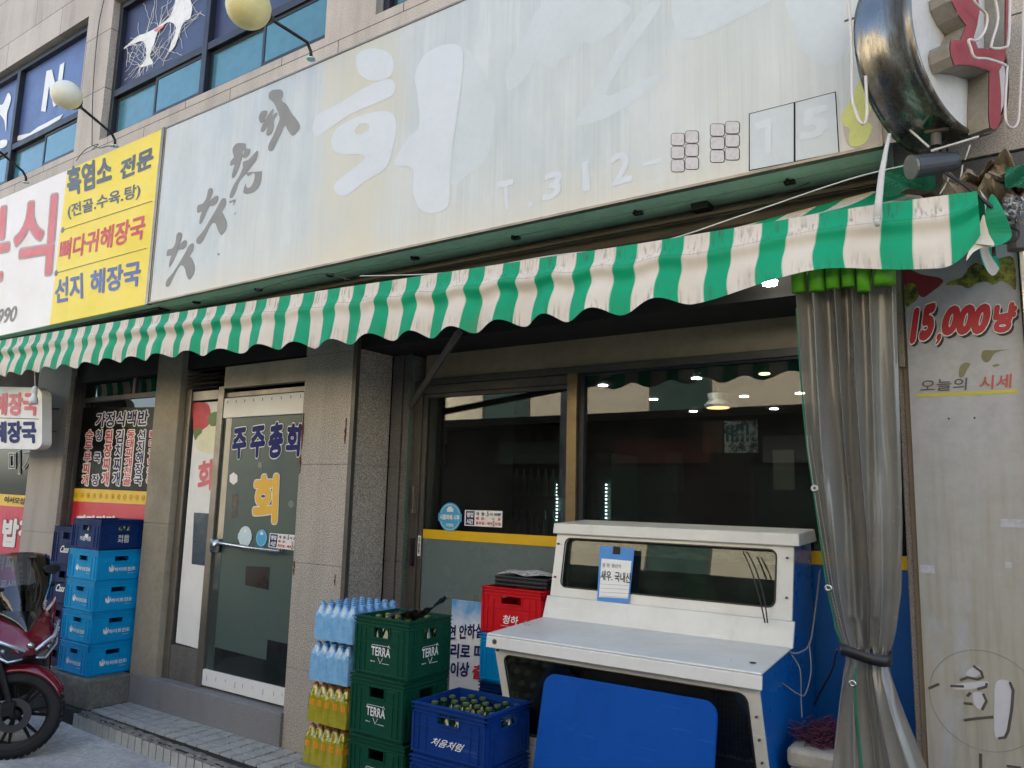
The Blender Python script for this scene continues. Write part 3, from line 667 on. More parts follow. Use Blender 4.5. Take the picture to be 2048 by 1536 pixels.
# crumpled remains of the awning cloth on the upper right
cl = MB(); rc = random.Random(11)
def crump(u, v):
    return Vector(P(1885+u*200, 338+v*88 + 14*math.sin(u*9), -.30)) + Vector((0, .05*math.sin(u*17+v*5)+.04*math.sin(v*21+u*8)+rc.uniform(-.01,.01), .012*math.sin(u*31)+.02*math.sin(u*12+v*14)))
cl.grid(40, 18, crump)
tag(cl.build('crumpled_cloth', plain('dirty_beige_cloth', C(150,134,112), .85, dirt=.8, scale=14, bump=.4), solid=.006), 'crumpled dirty beige cloth bundled at the right end of the awning', 'cloth')
cg = MB(); cg.grid(14, 10, lambda u, v: Vector(P(2010+u*60, 330+v*42+8*u, -.37)) + Vector((0,.02*math.sin(u*9+v*7),0)))
tag(cg.build('green_cloth_scrap', plain('old_green_canvas', C(30,120,90), .7, dirt=.5), solid=.003), 'scrap of old green canvas at the right edge beside the round sign', 'cloth')
cg = MB(); cg.grid(20, 10, lambda u, v: Vector(P(1762+u*110, 392-52*v-u*18, -.30)) + Vector((0,.03*math.sin(u*9+v*7),0)))
tag(cg.build('green_cloth_scrap', plain('old_green_canvas', C(30,120,90), .7, dirt=.5), solid=.003), 'folded dark green canvas tucked under the floodlight', 'cloth')
pb = MB(); rc2 = random.Random(4)
pb.grid(16, 16, lambda u, v: Vector(P(2010+u*40, 396+v*44, -.40)) + Vector((rc2.uniform(-.008,.008), rc2.uniform(-.02,.02), rc2.uniform(-.008,.008))))
tag(pb.build('plastic_wrap', plain('clear_wrap', C(180,184,188), .15, dirt=.3, bump=.3)), 'crinkled clear plastic wrapped round the bracket at the right edge', 'plastic wrap')
for pts_, r_, lab in (([(1890,345,-.5),(1940,378,-.5),(1990,420,-.5),(2020,440,-.45)], .006, 'black stay cable slanting down to the right end of the awning'),
                      ([(1930,455,-.45),(1985,486,-.44),(2030,480,-.42),(2036,462,-.4),(2010,452,-.38)], .004, 'thin wire looping under the awning side flap')):
    cable('cable', pts_, -.5, r_, M['wire'], lab, None)
MB_ = MB(); MB_.tube([P(1986,480,-.45), P(1988,512,-.45)], .006, 6); tag(MB_.build('hook_rod', M['black']), 'short black rod hanging under the awning side flap', 'rod')

# ================================================================== ROUND PROJECTING SIGN
RS_C = Vector((-.157,-.379,3.449)); az = -.3905; Rr = .35; T_ = .203
nrm_ = Vector((math.cos(az), math.sin(az), 0)); uu = Vector((-nrm_.y, nrm_.x, 0)); zz_ = Vector((0,0,1))
def D3(a, b, n): return RS_C + uu*a + zz_*b + nrm_*n
RS = thing('round_sign', RS_C, 'round steel drum sign with raised red letter and neon tubes at the upper right corner', 'sign')
mb = MB(); N_ = 72
for k in range(N_):
    t0, t1 = 2*math.pi*k/N_, 2*math.pi*(k+1)/N_
n0 = len(mb.v)
prof = [(-T_-.004, Rr-.012), (-T_-.004, Rr+.004), (-T_+.018, Rr+.004), (-T_+.020, Rr-.003), (-.028, Rr-.003), (-.026, Rr+.004), (.004, Rr+.004), (.004, Rr-.012)]
for nn, rad in prof:
    for k in range(N_):
        t_ = 2*math.pi*k/N_; mb.v.append(D3(math.cos(t_)*rad, math.sin(t_)*rad, nn))
for i in range(len(prof)-1):
    for k in range(N_): mb.f.append((n0+i*N_+k, n0+i*N_+(k+1)%N_, n0+(i+1)*N_+(k+1)%N_, n0+(i+1)*N_+k))
t = NT('weathered_mirror_steel'); nn_ = t.noise(14, 5, .7, vec=t.map((1,1,.12))); n5 = t.noise(60, 3, .6)
c = t.mix(t.math('MULTIPLY', t.ramp(nn_, .44, .62), .9), C(140,138,132), C(92,82,68))
t.p(Base_Color=c, Metallic=1.0, Roughness=t.n('ShaderNodeMapRange', i0=nn_, i1=.35, i2=.65, i3=.12, i4=.5).outputs[0]); t.bump(nn_, .06, .004)
mb.build('drum_rim', t.m, RS, smooth=True)
fc = [(math.cos(2*math.pi*k/N_)*(Rr-.013), math.sin(2*math.pi*k/N_)*(Rr-.013)) for k in range(N_)]
mb = MB(); mb.prism(fc, lambda a,b: D3(a,b,-.002), lambda a,b: D3(a,b,-.02)); mb.build('sign_face', plain('milky_sign_face', C(206,206,202), .4, 0, .35, 6), RS)
mb = MB(); mb.prism(fc, lambda a,b: D3(a,b,-T_+.002), lambda a,b: D3(a,b,-T_+.02)); mb.build('sign_face', _mats['milky_sign_face'], RS)
def unproj_face(px, py, n):
    "pixel ruler onto the drum face plane offset n"
    a, b = px-1024., py-768.
    dv = Vector((RX[0]*a+RX[1]*b+RX[2]*FPX, RY[0]*a+RY[1]*b+RY[2]*FPX, RZ[0]*a+RZ[1]*b+RZ[2]*FPX))
    o = RS_C + nrm_*n; tt = (o-CAM).dot(nrm_)/dv.dot(nrm_); p = CAM + dv*tt
    return ((p-RS_C).dot(uu), (p-RS_C).dot(zz_))
z7 = lambda a, b: (1650+a/2.955, b/2.955)
redl = plain('red_raised_letter', C(158,62,72), .5, 0, .35, 9, bump=0); lside = plain('grimy_letter_side', C(150,144,132), .5, .2, .8, 12)
H_ = .075
for poly in ([(745,240),(800,235),(835,150),(790,90),(745,0),(740,-60),(900,-60),(915,60),(900,150),(880,220),(905,285),(1065,285),(1068,-60),(1100,-60),(1062,360),(1030,420),(1042,560),(1040,700),(1022,752),(1000,766),(975,752),(968,690),(972,420),(930,405),(880,390),(800,380),(765,385),(745,330),(738,280)],):
    pp = [unproj_face(*z7(*q_), H_) for q_ in poly]
    if sum((pp[i][0]*pp[(i+1)%len(pp)][1]-pp[(i+1)%len(pp)][0]*pp[i][1]) for i in range(len(pp))) < 0: pp = pp[::-1]
    mb = MB(); n_ = len(pp)
    mb.v = [D3(a,b,H_-.003) for a,b in pp] + [D3(a,b,.0) for a,b in pp]; mb.f = [(i, n_+i, n_+(i+1)%n_, (i+1)%n_) for i in range(n_)]
    mb.build('letter_side', lside, RS)
    decal([pp], lambda a, b: D3(a, b, H_), redl, RS, name='raised_letter', smooth=False)
nm = plain('neon_tube_glass', C(214,208,200), .18, 0, .25, 20, bump=0)
def neon(pts_, n, r=.005):
    L0 = []
    for q_ in pts_:
        a, b = unproj_face(*z7(*q_), n); L0.append(D3(a, b, n))
    o = []
    for i in range(len(L0)-1):
        p0 = L0[max(i-1,0)]; p1 = L0[i]; p2 = L0[i+1]; p3 = L0[min(i+2, len(L0)-1)]
        for q in range(5):
            t = q/5; o.append(.5*((2*p1) + (p2-p0)*t + (2*p0-5*p1+4*p2-p3)*t*t + (3*p1-p0-3*p2+p3)*t**3))
    m = MB(); m.tube(o+[L0[-1]], r, 8); m.build('neon_tube', nm, RS, smooth=True)
neon([(870,-30),(890,20),(955,90),(945,180),(900,236),(850,236),(860,280),(885,340),(960,348),(1065,385),(1075,420),(1065,600),(1070,720),(1105,755),(1140,720),(1150,600),(1165,300),(1175,-30)], .11)
neon([(1000,-30),(1022,110),(985,255),(990,285),(1060,280),(1085,240),(1095,-30)], .11)
# neon loop on the rear (left) face side, seen in front of the grey signboard
def neonw(pts_, y):
    L0 = [P(1650+a/2.955, b/2.955, y) for a, b in pts_]; m = MB(); o = []
    for i in range(len(L0)-1):
        p0 = L0[max(i-1,0)]; p1 = L0[i]; p2 = L0[i+1]; p3 = L0[min(i+2, len(L0)-1)]
        for q in range(5):
            t = q/5; o.append(.5*((2*p1) + (p2-p0)*t + (2*p0-5*p1+4*p2-p3)*t*t + (3*p1-p0-3*p2+p3)*t**3))
    m.tube(o+[L0[-1]], .0055, 8); m.build('neon_tube', nm, RS, smooth=True)
neonw([(133,-30),(148,110),(158,300),(160,560),(185,670),(215,728),(240,720),(248,640),(240,450)], -.62)
st_ = MB(); st_.tube([P(1690,42,-.62), P(1718,33,-.5)], .004, 6); st_.tube([P(1726,152,-.62), P(1736,152,-.5)], .003, 6); st_.build('tube_clip', M['alu'], RS)
cr = MB(); cc = D3(.20,0,-T_-.02)
inner = [(math.cos(2*math.pi*k/N_)*(Rr*.78), math.sin(2*math.pi*k/N_)*(Rr*.78)) for k in range(N_)]
mb = MB(); mb.prism(inner, lambda a,b: D3(a,b,-T_-.05), lambda a,b: D3(a,b,-T_)); mb.build('rear_letter_box', lside, RS)
# bracket, stem and floodlight below the drum
sk = MB(); bt = P(1872,268,-.42); sk.tube([bt, P(1872,292,-.42)], .018, 10); sk.tube([P(1868,262,-.42)+Vector((-.03,0,.004)), P(1880,262,-.42)+Vector((.03,0,.004))], .012, 8); sk.build('stem', M['alu_dull'], RS)
sk = MB(); sk.tube([P(1818,258,-.44), P(1858,294,-.44)], .004, 6); sk.tube([P(1958,273,-.44), P(1862,302,-.44)], .0045, 6); sk.build('tie_cord', M['wirew'], RS)
FL = thing('floodlight', P(1865,325,-.40), 'dark grey cylindrical floodlight under the round sign', 'lamp')
a0, a1 = P(1826,334,-.46), P(1912,322,-.36)
MB().tube([a0, a0.lerp(a1,.02), a0.lerp(a1,.9), a1], [.040,.043,.036,.030], 20, True).build('housing', plain('dark_grey_housing', C(70,74,80), .45, .2, .25), FL, smooth=False)
ax_ = (a0-a1).normalized(); MB().tube([a0+ax_*.001, a0+ax_*.010], [.044,.044], 20, True).build('front_rim', M['alu'], FL)
MB().tube([P(1872,296,-.42), P(1872,318,-.42)], .008, 6).build('bracket', M['alu_dull'], FL)
for pts_ in ([(1900,335),(1896,360),(1880,388)], [(1925,330),(1920,362),(1908,385)], [(1940,290),(1930,320)]):
    cable('cable', [(a,b,-.36) for a,b in pts_], -.36, .003, M['wirew'], 'thin pale wire dangling beside the floodlight under the round sign', 'wires dangling beside the floodlight')
# ================================================================== SHOP FRONTS
def PZ(px, py, z):
    a, b = px-1024., py-768.
    dv = Vector((RX[0]*a+RX[1]*b+RX[2]*FPX, RY[0]*a+RY[1]*b+RY[2]*FPX, RZ[0]*a+RZ[1]*b+RZ[2]*FPX)); return CAM + dv*((z-CAM.z)/dv.z)
film_g = plain('grey_green_film', C(74,90,84), .36, 0, .2, 2.5, bump=0, coat=.0, spec=.35)
film_l = plain('lower_grey_film', C(98,112,112), .25, 0, .3, 2.0, bump=0, coat=.2)
film_b = plain('blue_lower_film', C(0,84,160), .3, 0, .25, 2.0, bump=0, coat=.2)
WY = .45
# big sliding door + window of the main shop
f = MB()
f.box(-3.50,-3.43,WY-.03,WY+.08,.13,2.50); f.box(-3.43,-.48,WY-.02,WY+.06,2.472,2.515); f.box(-3.43,-.48,WY-.02,WY+.06,.13,.33)
W1 = f.build('window', M['alu_dull'], B, bevel=.003)
MB().box(-3.432,-.478,WY+.0,WY+.05,2.515,2.69).build('fascia', plain('dim_beige_panel', C(150,138,112), .6, dirt=.7, scale=2), W1)
MB().box(-2.30,-2.235,WY-.035,WY+.05,.33,2.472).build('mullion', plain('bronze_mullion', C(134,118,88), .35, .7, .5, 6), W1, bevel=.003)
MB().box(-2.20,-.48,WY+.012,WY+.018,1.52,2.455).build('pane', M['glass'], W1)
MB().box(-2.20,-.48,WY+.010,WY+.018,1.455,1.517).build('yellow_band', M['yellowband'], W1)
MB().box(-2.20,-.48,WY+.012,WY+.018,.34,1.452).build('blue_film', film_b, W1)
f = MB(); f.box(-2.232,-2.20,WY-.01,WY+.03,.33,2.470); f.box(-2.20,-.48,WY-.01,WY+.03,2.457,2.470); f.box(-.50,-.48,WY-.012,WY+.032,.33,2.45); f.build('window_frame', M['dark_frame'], W1)
f = MB(); f.box(-3.428,-3.398,WY-.015,WY+.02,.34,2.41); f.box(-3.398,-2.305,WY-.015,WY+.02,2.385,2.41); f.box(-3.398,-2.305,WY-.015,WY+.02,.34,.42); f.box(-3.428,-2.305,WY-.018,WY+.02,2.413,2.468)
D1 = f.build('door', M['alu_dull'], B, bevel=.002)
MB().box(-3.398,-2.305,WY,WY+.008,1.52,2.385).build('pane', M['glass'], D1)
MB().box(-3.398,-2.305,WY-.002,WY+.008,1.458,1.518).build('yellow_band', M['yellowband'], D1)
MB().box(-3.398,-2.305,WY,WY+.008,.42,1.456).build('grey_film', film_l, D1)
f = MB(); f.box(-3.452,-3.438,WY-.07,WY-.03,1.62,1.80); f.build('lock_plate', M['alu'], D1, bevel=.004)
f = MB()
for i in range(9):
    for j in range(2): f.box(-3.450+j*.006,-3.4465+j*.006,WY-.0725,WY-.07,1.645+i*.014,1.653+i*.014)
f.build('key_button', M['ink'], D1)
f = MB(); f.box(-3.456,-3.436,WY-.06,WY-.03,1.28,1.46); f.build('switch_box', M['black'], D1, bevel=.003)
S1 = thing('sticker', P(848,1098,WY-.018), 'narrow white sticker with black Korean letters on the left edge of the sliding door', 'sticker')
x0, x1 = -3.426, -3.400; MB().box(x0, x1, WY-.0185, WY-.0165, 1.345, 1.475).build('paper', M['white'], S1)
lettering('자\n동\n문', (x0+.004,WY-.0185,1.36), (x1-.004,WY-.0185,1.36), (x0+.004,WY-.0185,1.465), M['ink'], S1, bold=.03, lift=.001)
tag(MB().tube([P(826,560,.30), P(822,800,.30), P(812,1010,.32), P(806,1200,.34)], .005, 6).build('cable', plain('green_cable', C(30,84,60), .5, bump=0)), 'green cable running down beside the stone column by the sliding door', 'cable')

# ---- interior of the main shop
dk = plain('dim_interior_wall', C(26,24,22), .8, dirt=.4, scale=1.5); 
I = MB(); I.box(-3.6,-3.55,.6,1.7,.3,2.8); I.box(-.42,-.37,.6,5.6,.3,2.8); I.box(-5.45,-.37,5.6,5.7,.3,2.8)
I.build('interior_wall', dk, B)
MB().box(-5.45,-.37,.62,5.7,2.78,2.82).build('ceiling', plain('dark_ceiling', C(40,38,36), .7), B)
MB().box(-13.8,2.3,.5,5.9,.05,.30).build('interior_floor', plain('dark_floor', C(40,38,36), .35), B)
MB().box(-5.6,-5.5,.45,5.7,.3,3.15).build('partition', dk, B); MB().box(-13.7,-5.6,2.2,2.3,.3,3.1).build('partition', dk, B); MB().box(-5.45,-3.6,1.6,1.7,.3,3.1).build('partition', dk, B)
e1 = emit('cool_downlight', (1,.98,.92,1), 26); e2 = emit('warm_downlight', (1,.85,.35,1), 7)
for i, (a, b) in enumerate([(1206,771),(1393,757),(1307,799),(1387,823),(1488,793),(1548,818),(1600,787),(1529,748)]):
    p = PZ(a, b, 2.775)
    if p.y > 5.5: p = PZ(a, b-6, 2.775)
    o = MB().lathe([(.001,-.002),(.042,-.002),(.042,.004),(.001,.004)], 16, p).build('downlight', e2 if i == 7 else e1)
    tag(o, 'yellow round downlight in the dark shop ceiling nearest the curtain' if i == 7 else 'small white round downlight glowing in the dark shop ceiling', 'ceiling light', None if i == 7 else 'downlights in the shop ceiling')
p = P(1540,580,-.1); tag(MB().lathe([(.001,-.006),(.030,-.006),(.033,.01),(.001,.01)], 18, p+Vector((0,0,.03))).build('awning_light', e1), 'white round light shining just under the awning beside the curtain tops', 'lamp')
FR = thing('drinks_fridge', P(1150,1040,2.3), 'glass fronted drinks fridge glowing faintly inside the shop behind the sliding door', 'fridge')
fx = FR.location.x; FR.location = (-3.7, 2.6, .3)
MB().box(-4.25,-3.15,2.65,3.2,.3,2.15).build('cabinet', plain('fridge_teal', C(52,74,72), .4), FR)
for a in (-3.22,-2.98,-2.75):
    pass
for (px_, y_) in ((1114,2.62),(1212,2.62)):
    m = MB()
    p0 = P(px_, 968, y_); 
    for i in range(14): m.box(p0.x-.007, p0.x+.007, y_, y_+.01, p0.z-i*.032-.012, p0.z-i*.032)
    m.build('led_strip', emit('led_strip_light', (.85,1,1,1), 3.5), FR)
sh = MB()
for k in range(4): sh.box(-4.2,-3.2,2.63,2.65,.6+k*.38,.62+k*.38)
sh.build('shelf', M['alu_dull'], FR)
bt_ = MB(); rr = random.Random(2)
for k in range(4):
    for i in range(11):
        x_ = -3.42+i*.08; bt_.lathe([(.001,0),(.028,0),(.028,.15),(.012,.2),(.012,.25),(.001,.25)], 8, (x_-.78, 2.60, .62+k*.38))
tag(bt_.build('bottle_row', plain('fridge_bottles', C(120,150,140), .3), FR), kind='stuff')
def poster(px0, py0, px1, py1, y, mat, label, cat='poster', name='poster', parent=None):
    a, b = P(px0, py0, y), P(px1, py1, y); o = MB().box(min(a.x,b.x), max(a.x,b.x), y, y+.006, min(a.z,b.z), max(a.z,b.z)).build(name, mat, parent)
    if parent is None: tag(o, label, cat)
    return o
t = NT('street_picture'); n_ = t.noise(9, 6, .8); c = t.mix(t.ramp(n_, .45, .55), C(60,66,70), C(210,214,210)); t.p(Base_Color=c, Roughness=.3); 
TVP = thing('wall_poster', P(1460,870,5.58), 'framed brown and grey street picture hanging inside the dark shop', 'poster')
poster(1405,842,1446,905,5.585, plain('brown_picture', C(96,60,46), .5, dirt=.6, scale=8), '', parent=TVP, name='left_picture'); poster(1448,842,1516,905,5.585, t.m, '', parent=TVP, name='right_picture')
tpx('BEER\nFACTORY', (1474,876), (1505,876), (1474,862), 5.57, M['white'], TVP, bold=.01)
pp_ = MB()
for k in range(5): a = P(1452+k*10, 850, 5.58); pp_.box(a.x, a.x+.03, 5.577, 5.583, a.z-.2, a.z)
pp_.build('picture_stripe', M['teal_glass'], TVP)
for i, (a, b, c_, d_, m, lab) in enumerate([(925,930,950,1010,'paper_a','pale narrow sheet on the back wall behind the sliding door'),(958,950,990,985,'paper_b','small brown notice on the back wall behind the sliding door'),(1005,940,1040,990,'paper_c','pair of round brown notices on the back wall behind the sliding door'),(1545,900,1590,980,'paper_d','pale calendar on the back wall beside the curtain'),(1218,918,1252,968,'paper_e','tan sheet hanging behind the large window near the light strip'),(1330,905,1366,985,'paper_f','dark green panel deep inside the large window')]):
    poster(a, b, c_, d_, 5.585, plain('wall_'+m, [C(110,116,112),C(96,74,52),C(110,92,60),C(130,128,116),C(150,120,76),C(44,62,58)][i], .6, dirt=.4, scale=9), lab)
PL = thing('pendant_lamp', P(1436,800,3.0), 'white hanging lamp with warm glow inside the dark shop', 'lamp')
p = P(1436,815,3.0); MB().lathe([(.001,.0),(.11,.0),(.12,.02),(.08,.06),(.09,.12),(.001,.13)], 16, p).build('shade', M['white'], PL); MB().lathe([(.001,-.006),(.095,-.006),(.095,-.001),(.001,-.001)], 16, p).build('bulb_disc', emit('warm_bulb', (1,.55,.25,1), 1.6), PL)
MB().tube([p+Vector((0,0,.13)), (p.x,p.y,2.77)], .006, 6).build('cord', M['wire'], PL)
# dining tables dimly seen inside
for i, (x_, y_) in enumerate(((-1.6,2.2),(-1.2,3.6),(-2.3,4.4))):
    T = thing('dining_table', (x_, y_, .3), ['dark dining table nearest the big window inside the shop','dark dining table in the middle of the dim shop','dark dining table at the back of the dim shop'][i], 'table', 'tables inside the dim shop')
    MB().box(x_-.35,x_+.35,y_-.3,y_+.3,1.0,1.03).build('table_top', plain('table_wood', C(90,66,44), .35), T)
    for sx in (-1,1):
        for sy in (-1,1): MB().box(x_+sx*.3-.02,x_+sx*.3+.02,y_+sy*.25-.02,y_+sy*.25+.02,.3,1.0).build('leg', M['black'], T)

# ---- stickers on the sliding door
def disc_sticker(px, py, rx, y, mat, label, txt=None, sub=None, band=False):
    c = P(px, py, y); s = thing('sticker', c, label, 'sticker')
    r = (P(px+rx, py, y)-P(px-rx, py, y)).x/2
    MB().lathe([(.0005,-.0008),(r,-.0008),(r,.0008),(.0005,.0008)], 28, c, 'y').build('disc', mat, s)
    MB().lathe([(r*.86,-.0012),(r*.89,-.0012),(r*.89,-.0009),(r*.86,-.0009)], 28, c, 'y', caps=False).build('ring', M['white'], s)
    if band: MB().box(c.x-r*1.06, c.x+r*1.06, c.y-.002, c.y-.001, c.z-r*.30, c.z+r*.26).build('band', mat, s, bevel=0)
    if txt: lettering(txt, c+Vector((-r*.9,-.002,-r*.22)), c+Vector((r*.9,-.002,-r*.22)), c+Vector((-r*.9,-.002,r*.18)), M['white'], s, bold=.04, lift=.001)
    if sub: lettering(sub, c+Vector((-r*.35,-.002,-r*.68)), c+Vector((r*.35,-.002,-r*.68)), c+Vector((-r*.35,-.002,-r*.45)), M['white'], s, bold=.03, lift=.001)
    h = MB()
    h.box(c.x-r*.28,c.x+r*.28,c.y-.0016,c.y-.001,c.z+r*.36,c.z+r*.5); h.add([(c.x-r*.34,c.y-.0015,c.z+r*.5),(c.x+r*.34,c.y-.0015,c.z+r*.5),(c.x+r*.12,c.y-.0015,c.z+r*.74),(c.x-r*.12,c.y-.0015,c.z+r*.74)],[(0,1,2,3)]); h.build('house_mark', M['white'], s)
    return s
disc_sticker(900,1034,22,WY-.004, M['sky_blue'], 'round blue sticker with white lettering on the sliding door glass', '시흥화폐 시루', '가맹점', True)
def hours_sticker(q, y, label):
    "q = px TL,TR,BL,BR"
    TL_, TR_, BL_, BR_ = [P(*p, y) for p in q]; s = thing('opening_hours_sticker', BL_, label, 'sticker')
    f_ = lambda u, v, o=0: TL_*(1-u)*(1-v) + TR_*u*(1-v) + BL_*(1-u)*v + BR_*u*v + Vector((0,-o,0))
    MB().add([f_(0,0,.001),f_(1,0,.001),f_(1,1,.001),f_(0,1,.001),f_(0,0),f_(1,0),f_(1,1),f_(0,1)],[(0,1,2,3),(4,5,6,7),(0,1,5,4),(1,2,6,5),(2,3,7,6),(3,0,4,7)]).build('paper', M['white'], s)
    MB().add([f_(.03,.06,.0016),f_(.27,.06,.0016),f_(.27,.94,.0016),f_(.03,.94,.0016)],[(0,1,2,3)]).build('navy_block', M['navy'], s)
    for tx, u0, u1, v0, v1, m, bo in (('영업',.06,.24,.14,.46,M['white'],.05),('시간',.06,.24,.56,.88,M['white'],.05),('개  점 :   시 30분',.31,.97,.12,.32,M['navy'],.03),('폐  점 :      시   분',.31,.97,.42,.60,M['red'],.03),('휴무일 : 매주  요일',.31,.97,.70,.90,M['red'],.03),('5',.60,.65,.05,.36,M['ink'],.02),('2',.76,.81,.62,.95,M['ink'],.02)):
        lettering(tx, f_(u0,v1,.0016), f_(u1,v1,.0016), f_(u0,v0,.0016), m, s, bold=bo, lift=.001)
    return s
hours_sticker([(930,1020),(1005,1022),(929,1051),(1004,1055)], WY-.004, 'white opening hours sticker with navy block on the sliding door glass')

# ================================================================== NARROW PANEL AND GLASS DOOR (centre left)
DY = .08
f = MB(); f.box(-5.575,-5.50,DY-.03,DY+.06,.34,2.52); f.box(-5.50,-5.155,DY-.02,DY+.05,2.425,2.50); f.box(-5.155,-5.085,DY-.03,DY+.06,.34,2.52); f.box(-4.185,-4.12,DY-.03,DY+.06,.34,2.52); f.box(-5.085,-4.185,DY-.01,DY+.05,2.432,2.47)
D2 = f.build('door', M['alu'], B, bevel=.003)
MB().box(-5.085,-4.12,DY-.035,DY+.03,2.50,2.665).build('lintel_panel', plain('beige_lintel', C(190,176,152), .6, dirt=.6, scale=4), D2, bevel=.003)
MB().box(-5.50,-5.155,DY-.02,DY+.03,.338,.585).build('kick_panel', M['stone_dark'], D2)
lv = MB()
for k in range(6): lv.hexa([(-5.55,DY-.04,2.515+k*.035),(-5.16,DY-.04,2.515+k*.035),(-5.16,DY+.03,2.53+k*.035),(-5.55,DY+.03,2.53+k*.035)],[(-5.55,DY-.04,2.522+k*.035),(-5.16,DY-.04,2.522+k*.035),(-5.16,DY+.03,2.537+k*.035),(-5.55,DY+.03,2.537+k*.035)])
lv.build('louvre', M['dark'], D2)
MB().box(-5.09,-4.1,DY+.1,DY+.12,2.66,3.1).build('dark_transom', M['black'], D2)
NP = thing('narrow_panel_sticker', (-5.32,DY-.02,1.5), 'tall white panel with faded red letter and red flower print left of the glass door', 'sign')
MB().add([(-5.465,DY-.006,.60),(-5.17,DY-.006,.59),(-5.165,DY-.006,2.41),(-5.465,DY-.006,2.41)],[(0,1,2,3)]).build('white_panel', M['white'], NP, solid=.004)
decal([[(386,808),(412,806),(420,818),(422,840),(415,852),(404,860),(394,868),(388,872),(386,840)]], lambda a,b: P(a,b,DY-.0095), plain('flower_red_print', C(196,60,66), .5, dirt=.4, scale=20, bump=0), NP, name='flower_print')
decal([[(416,832),(428,824),(440,826),(444,838),(440,848),(430,852),(420,850)],[(388,862),(400,856),(404,864),(396,872),(390,880)]], lambda a,b: P(a,b,DY-.0105), plain('leaf_green_print', C(96,130,60), .5, dirt=.6, scale=30, bump=0), NP, name='leaf_print')
decal([[(396,874),(420,852),(438,852),(443,858),(440,906),(396,900)]], lambda a,b: P(a,b,DY-.0090), plain('pale_yellow_print', C(226,224,190), .5, bump=0), NP, name='pale_print')
tpx('회', (395,986), (424,980), (397,924), DY-.009, M['redfade'], NP, bold=.04)
bx = [P(388,1025,DY-.01), P(420,1027,DY-.01), P(412,1132,DY-.01), P(383,1128,DY-.01)]
MB().add(bx,[(0,1,2,3)]).build('glossy_photo', plain('deep_teal_photo', C(16,56,78), .3, 0, .5, 16, bump=0), NP)
f = MB(); 
f.box(-5.082,-4.188,DY-.025,DY+.01,2.275,2.425)
DR = f.build('door_rail', M['white'], D2, bevel=.003)
f = MB(); f.box(-5.082,-4.188,DY-.025,DY+.01,.355,.465); f.build('door_rail', M['white'], D2, bevel=.003)
f = MB(); 
for i in range(9):
    u = -5.04+i*.102; f.box(u,u+.005,DY-.0265,DY-.025,2.385,2.405); f.box(u+.01+.006*(i%4),u+.012+.006*(i%4),DY-.0265,DY-.025,.39+.012*(i%3),.43)
f.build('rail_mark', M['ink'], D2)
MB().box(-5.082,-4.188,DY-.008,DY+.002,.465,2.275).build('glass_leaf', film_g, D2)
MB().box(-5.08,-4.99,DY-.0095,DY-.008,.466,2.274).build('glass_edge', plain('clear_dark_strip', C(60,70,66), .1, coat=.6, bump=0), D2)
q = [P(555,1290,DY-.01), P(578,1296,DY-.01), P(574,1390,DY-.01), P(425,1350,DY-.01), P(428,1290,DY-.01), P(532,1322,DY-.01), P(540,1280,DY-.01)]
decal([[(430,1294),(532,1320),(535,1279),(585,1290),(580,1382),(425,1352)]], lambda a,b: P(a,b,DY-.0095), plain('dark_film_patch', C(30,36,36), .15, coat=.4, bump=0), D2, name='dark_patch', smooth=False)
decal([[(492,1132),(540,1134),(537,1180),(490,1170)]], lambda a,b: P(a,b,DY-.0095), plain('brown_dark_patch', C(44,38,34), .3, bump=0), D2, name='dark_patch', smooth=False)
decal([[(472,988),(476,985),(474,1034),(463,1036),(464,988)]], lambda a,b: P(a,b,DY-.0095), _mats['brown_dark_patch'], D2, name='dark_patch', smooth=False)
h = MB(); h.tube([P(430,1094,DY-.03),P(438,1086,DY-.05),P(452,1088,DY-.07),P(500,1096,DY-.07),P(560,1102,DY-.07),P(560,1100,DY-.02)], .013, 10); h.box(*sorted((P(430,1080,DY).x,P(446,1080,DY).x)), DY-.04, DY-.02, *sorted((P(436,1104,DY).z,P(436,1078,DY).z))); h.build('handle', M['steel'], D2, smooth=True)
T1 = thing('door_lettering', P(530,880,DY-.01), 'navy Korean shop letters outlined in white across the top of the glass door', 'window lettering')
for ch, bl, br_, tl_ in (('주',(464,920),(493,916),(466,858)),('주',(500,918),(530,914),(502,854)),('총',(536,919),(566,914),(539,847)),('회',(571,912),(600,914),(575,846))):
    tpx(ch, bl, br_, tl_, DY-.010, M['navy'], T1, bold=.05, outline=M['white'], oamt=.03, lift=.003, shear=.05)
T2 = thing('door_lettering', P(530,1000,DY-.01), 'large golden Korean letter outlined in white in the middle of the glass door', 'window lettering')
tpx('회', (505,1048), (556,1048), (507,950), DY-.010, M['gold'], T2, bold=.05, outline=M['white'], oamt=.022, lift=.003, shear=.05)
for px_, py_, r_ in ((467,957,9),(520,930,5),(545,856,6),(582,1008,6)):
    decal([[(px_+r_*math.cos(R_(60*i+30)), py_+r_*1.4*math.sin(R_(60*i+30))) for i in range(6)]], lambda a,b: P(a,b,DY-.0100), M['white'] if r_==9 else plain('faint_hex', C(104,118,110), .3, bump=0), D2, name='hexagon_mark', smooth=False)
disc_sticker(490,1073,13,DY-.012, plain('pale_sticker', C(196,216,222), .5, bump=0), 'round pale scalloped sticker on the glass door', '', None, True)
disc_sticker(523,1076,11,DY-.012, M['sky_blue'], 'round blue sticker with white house mark on the glass door')
hours_sticker([(540,1066),(602,1071),(537,1094),(597,1102)], DY-.012, 'white opening hours sticker with navy block beside the glass door handle')

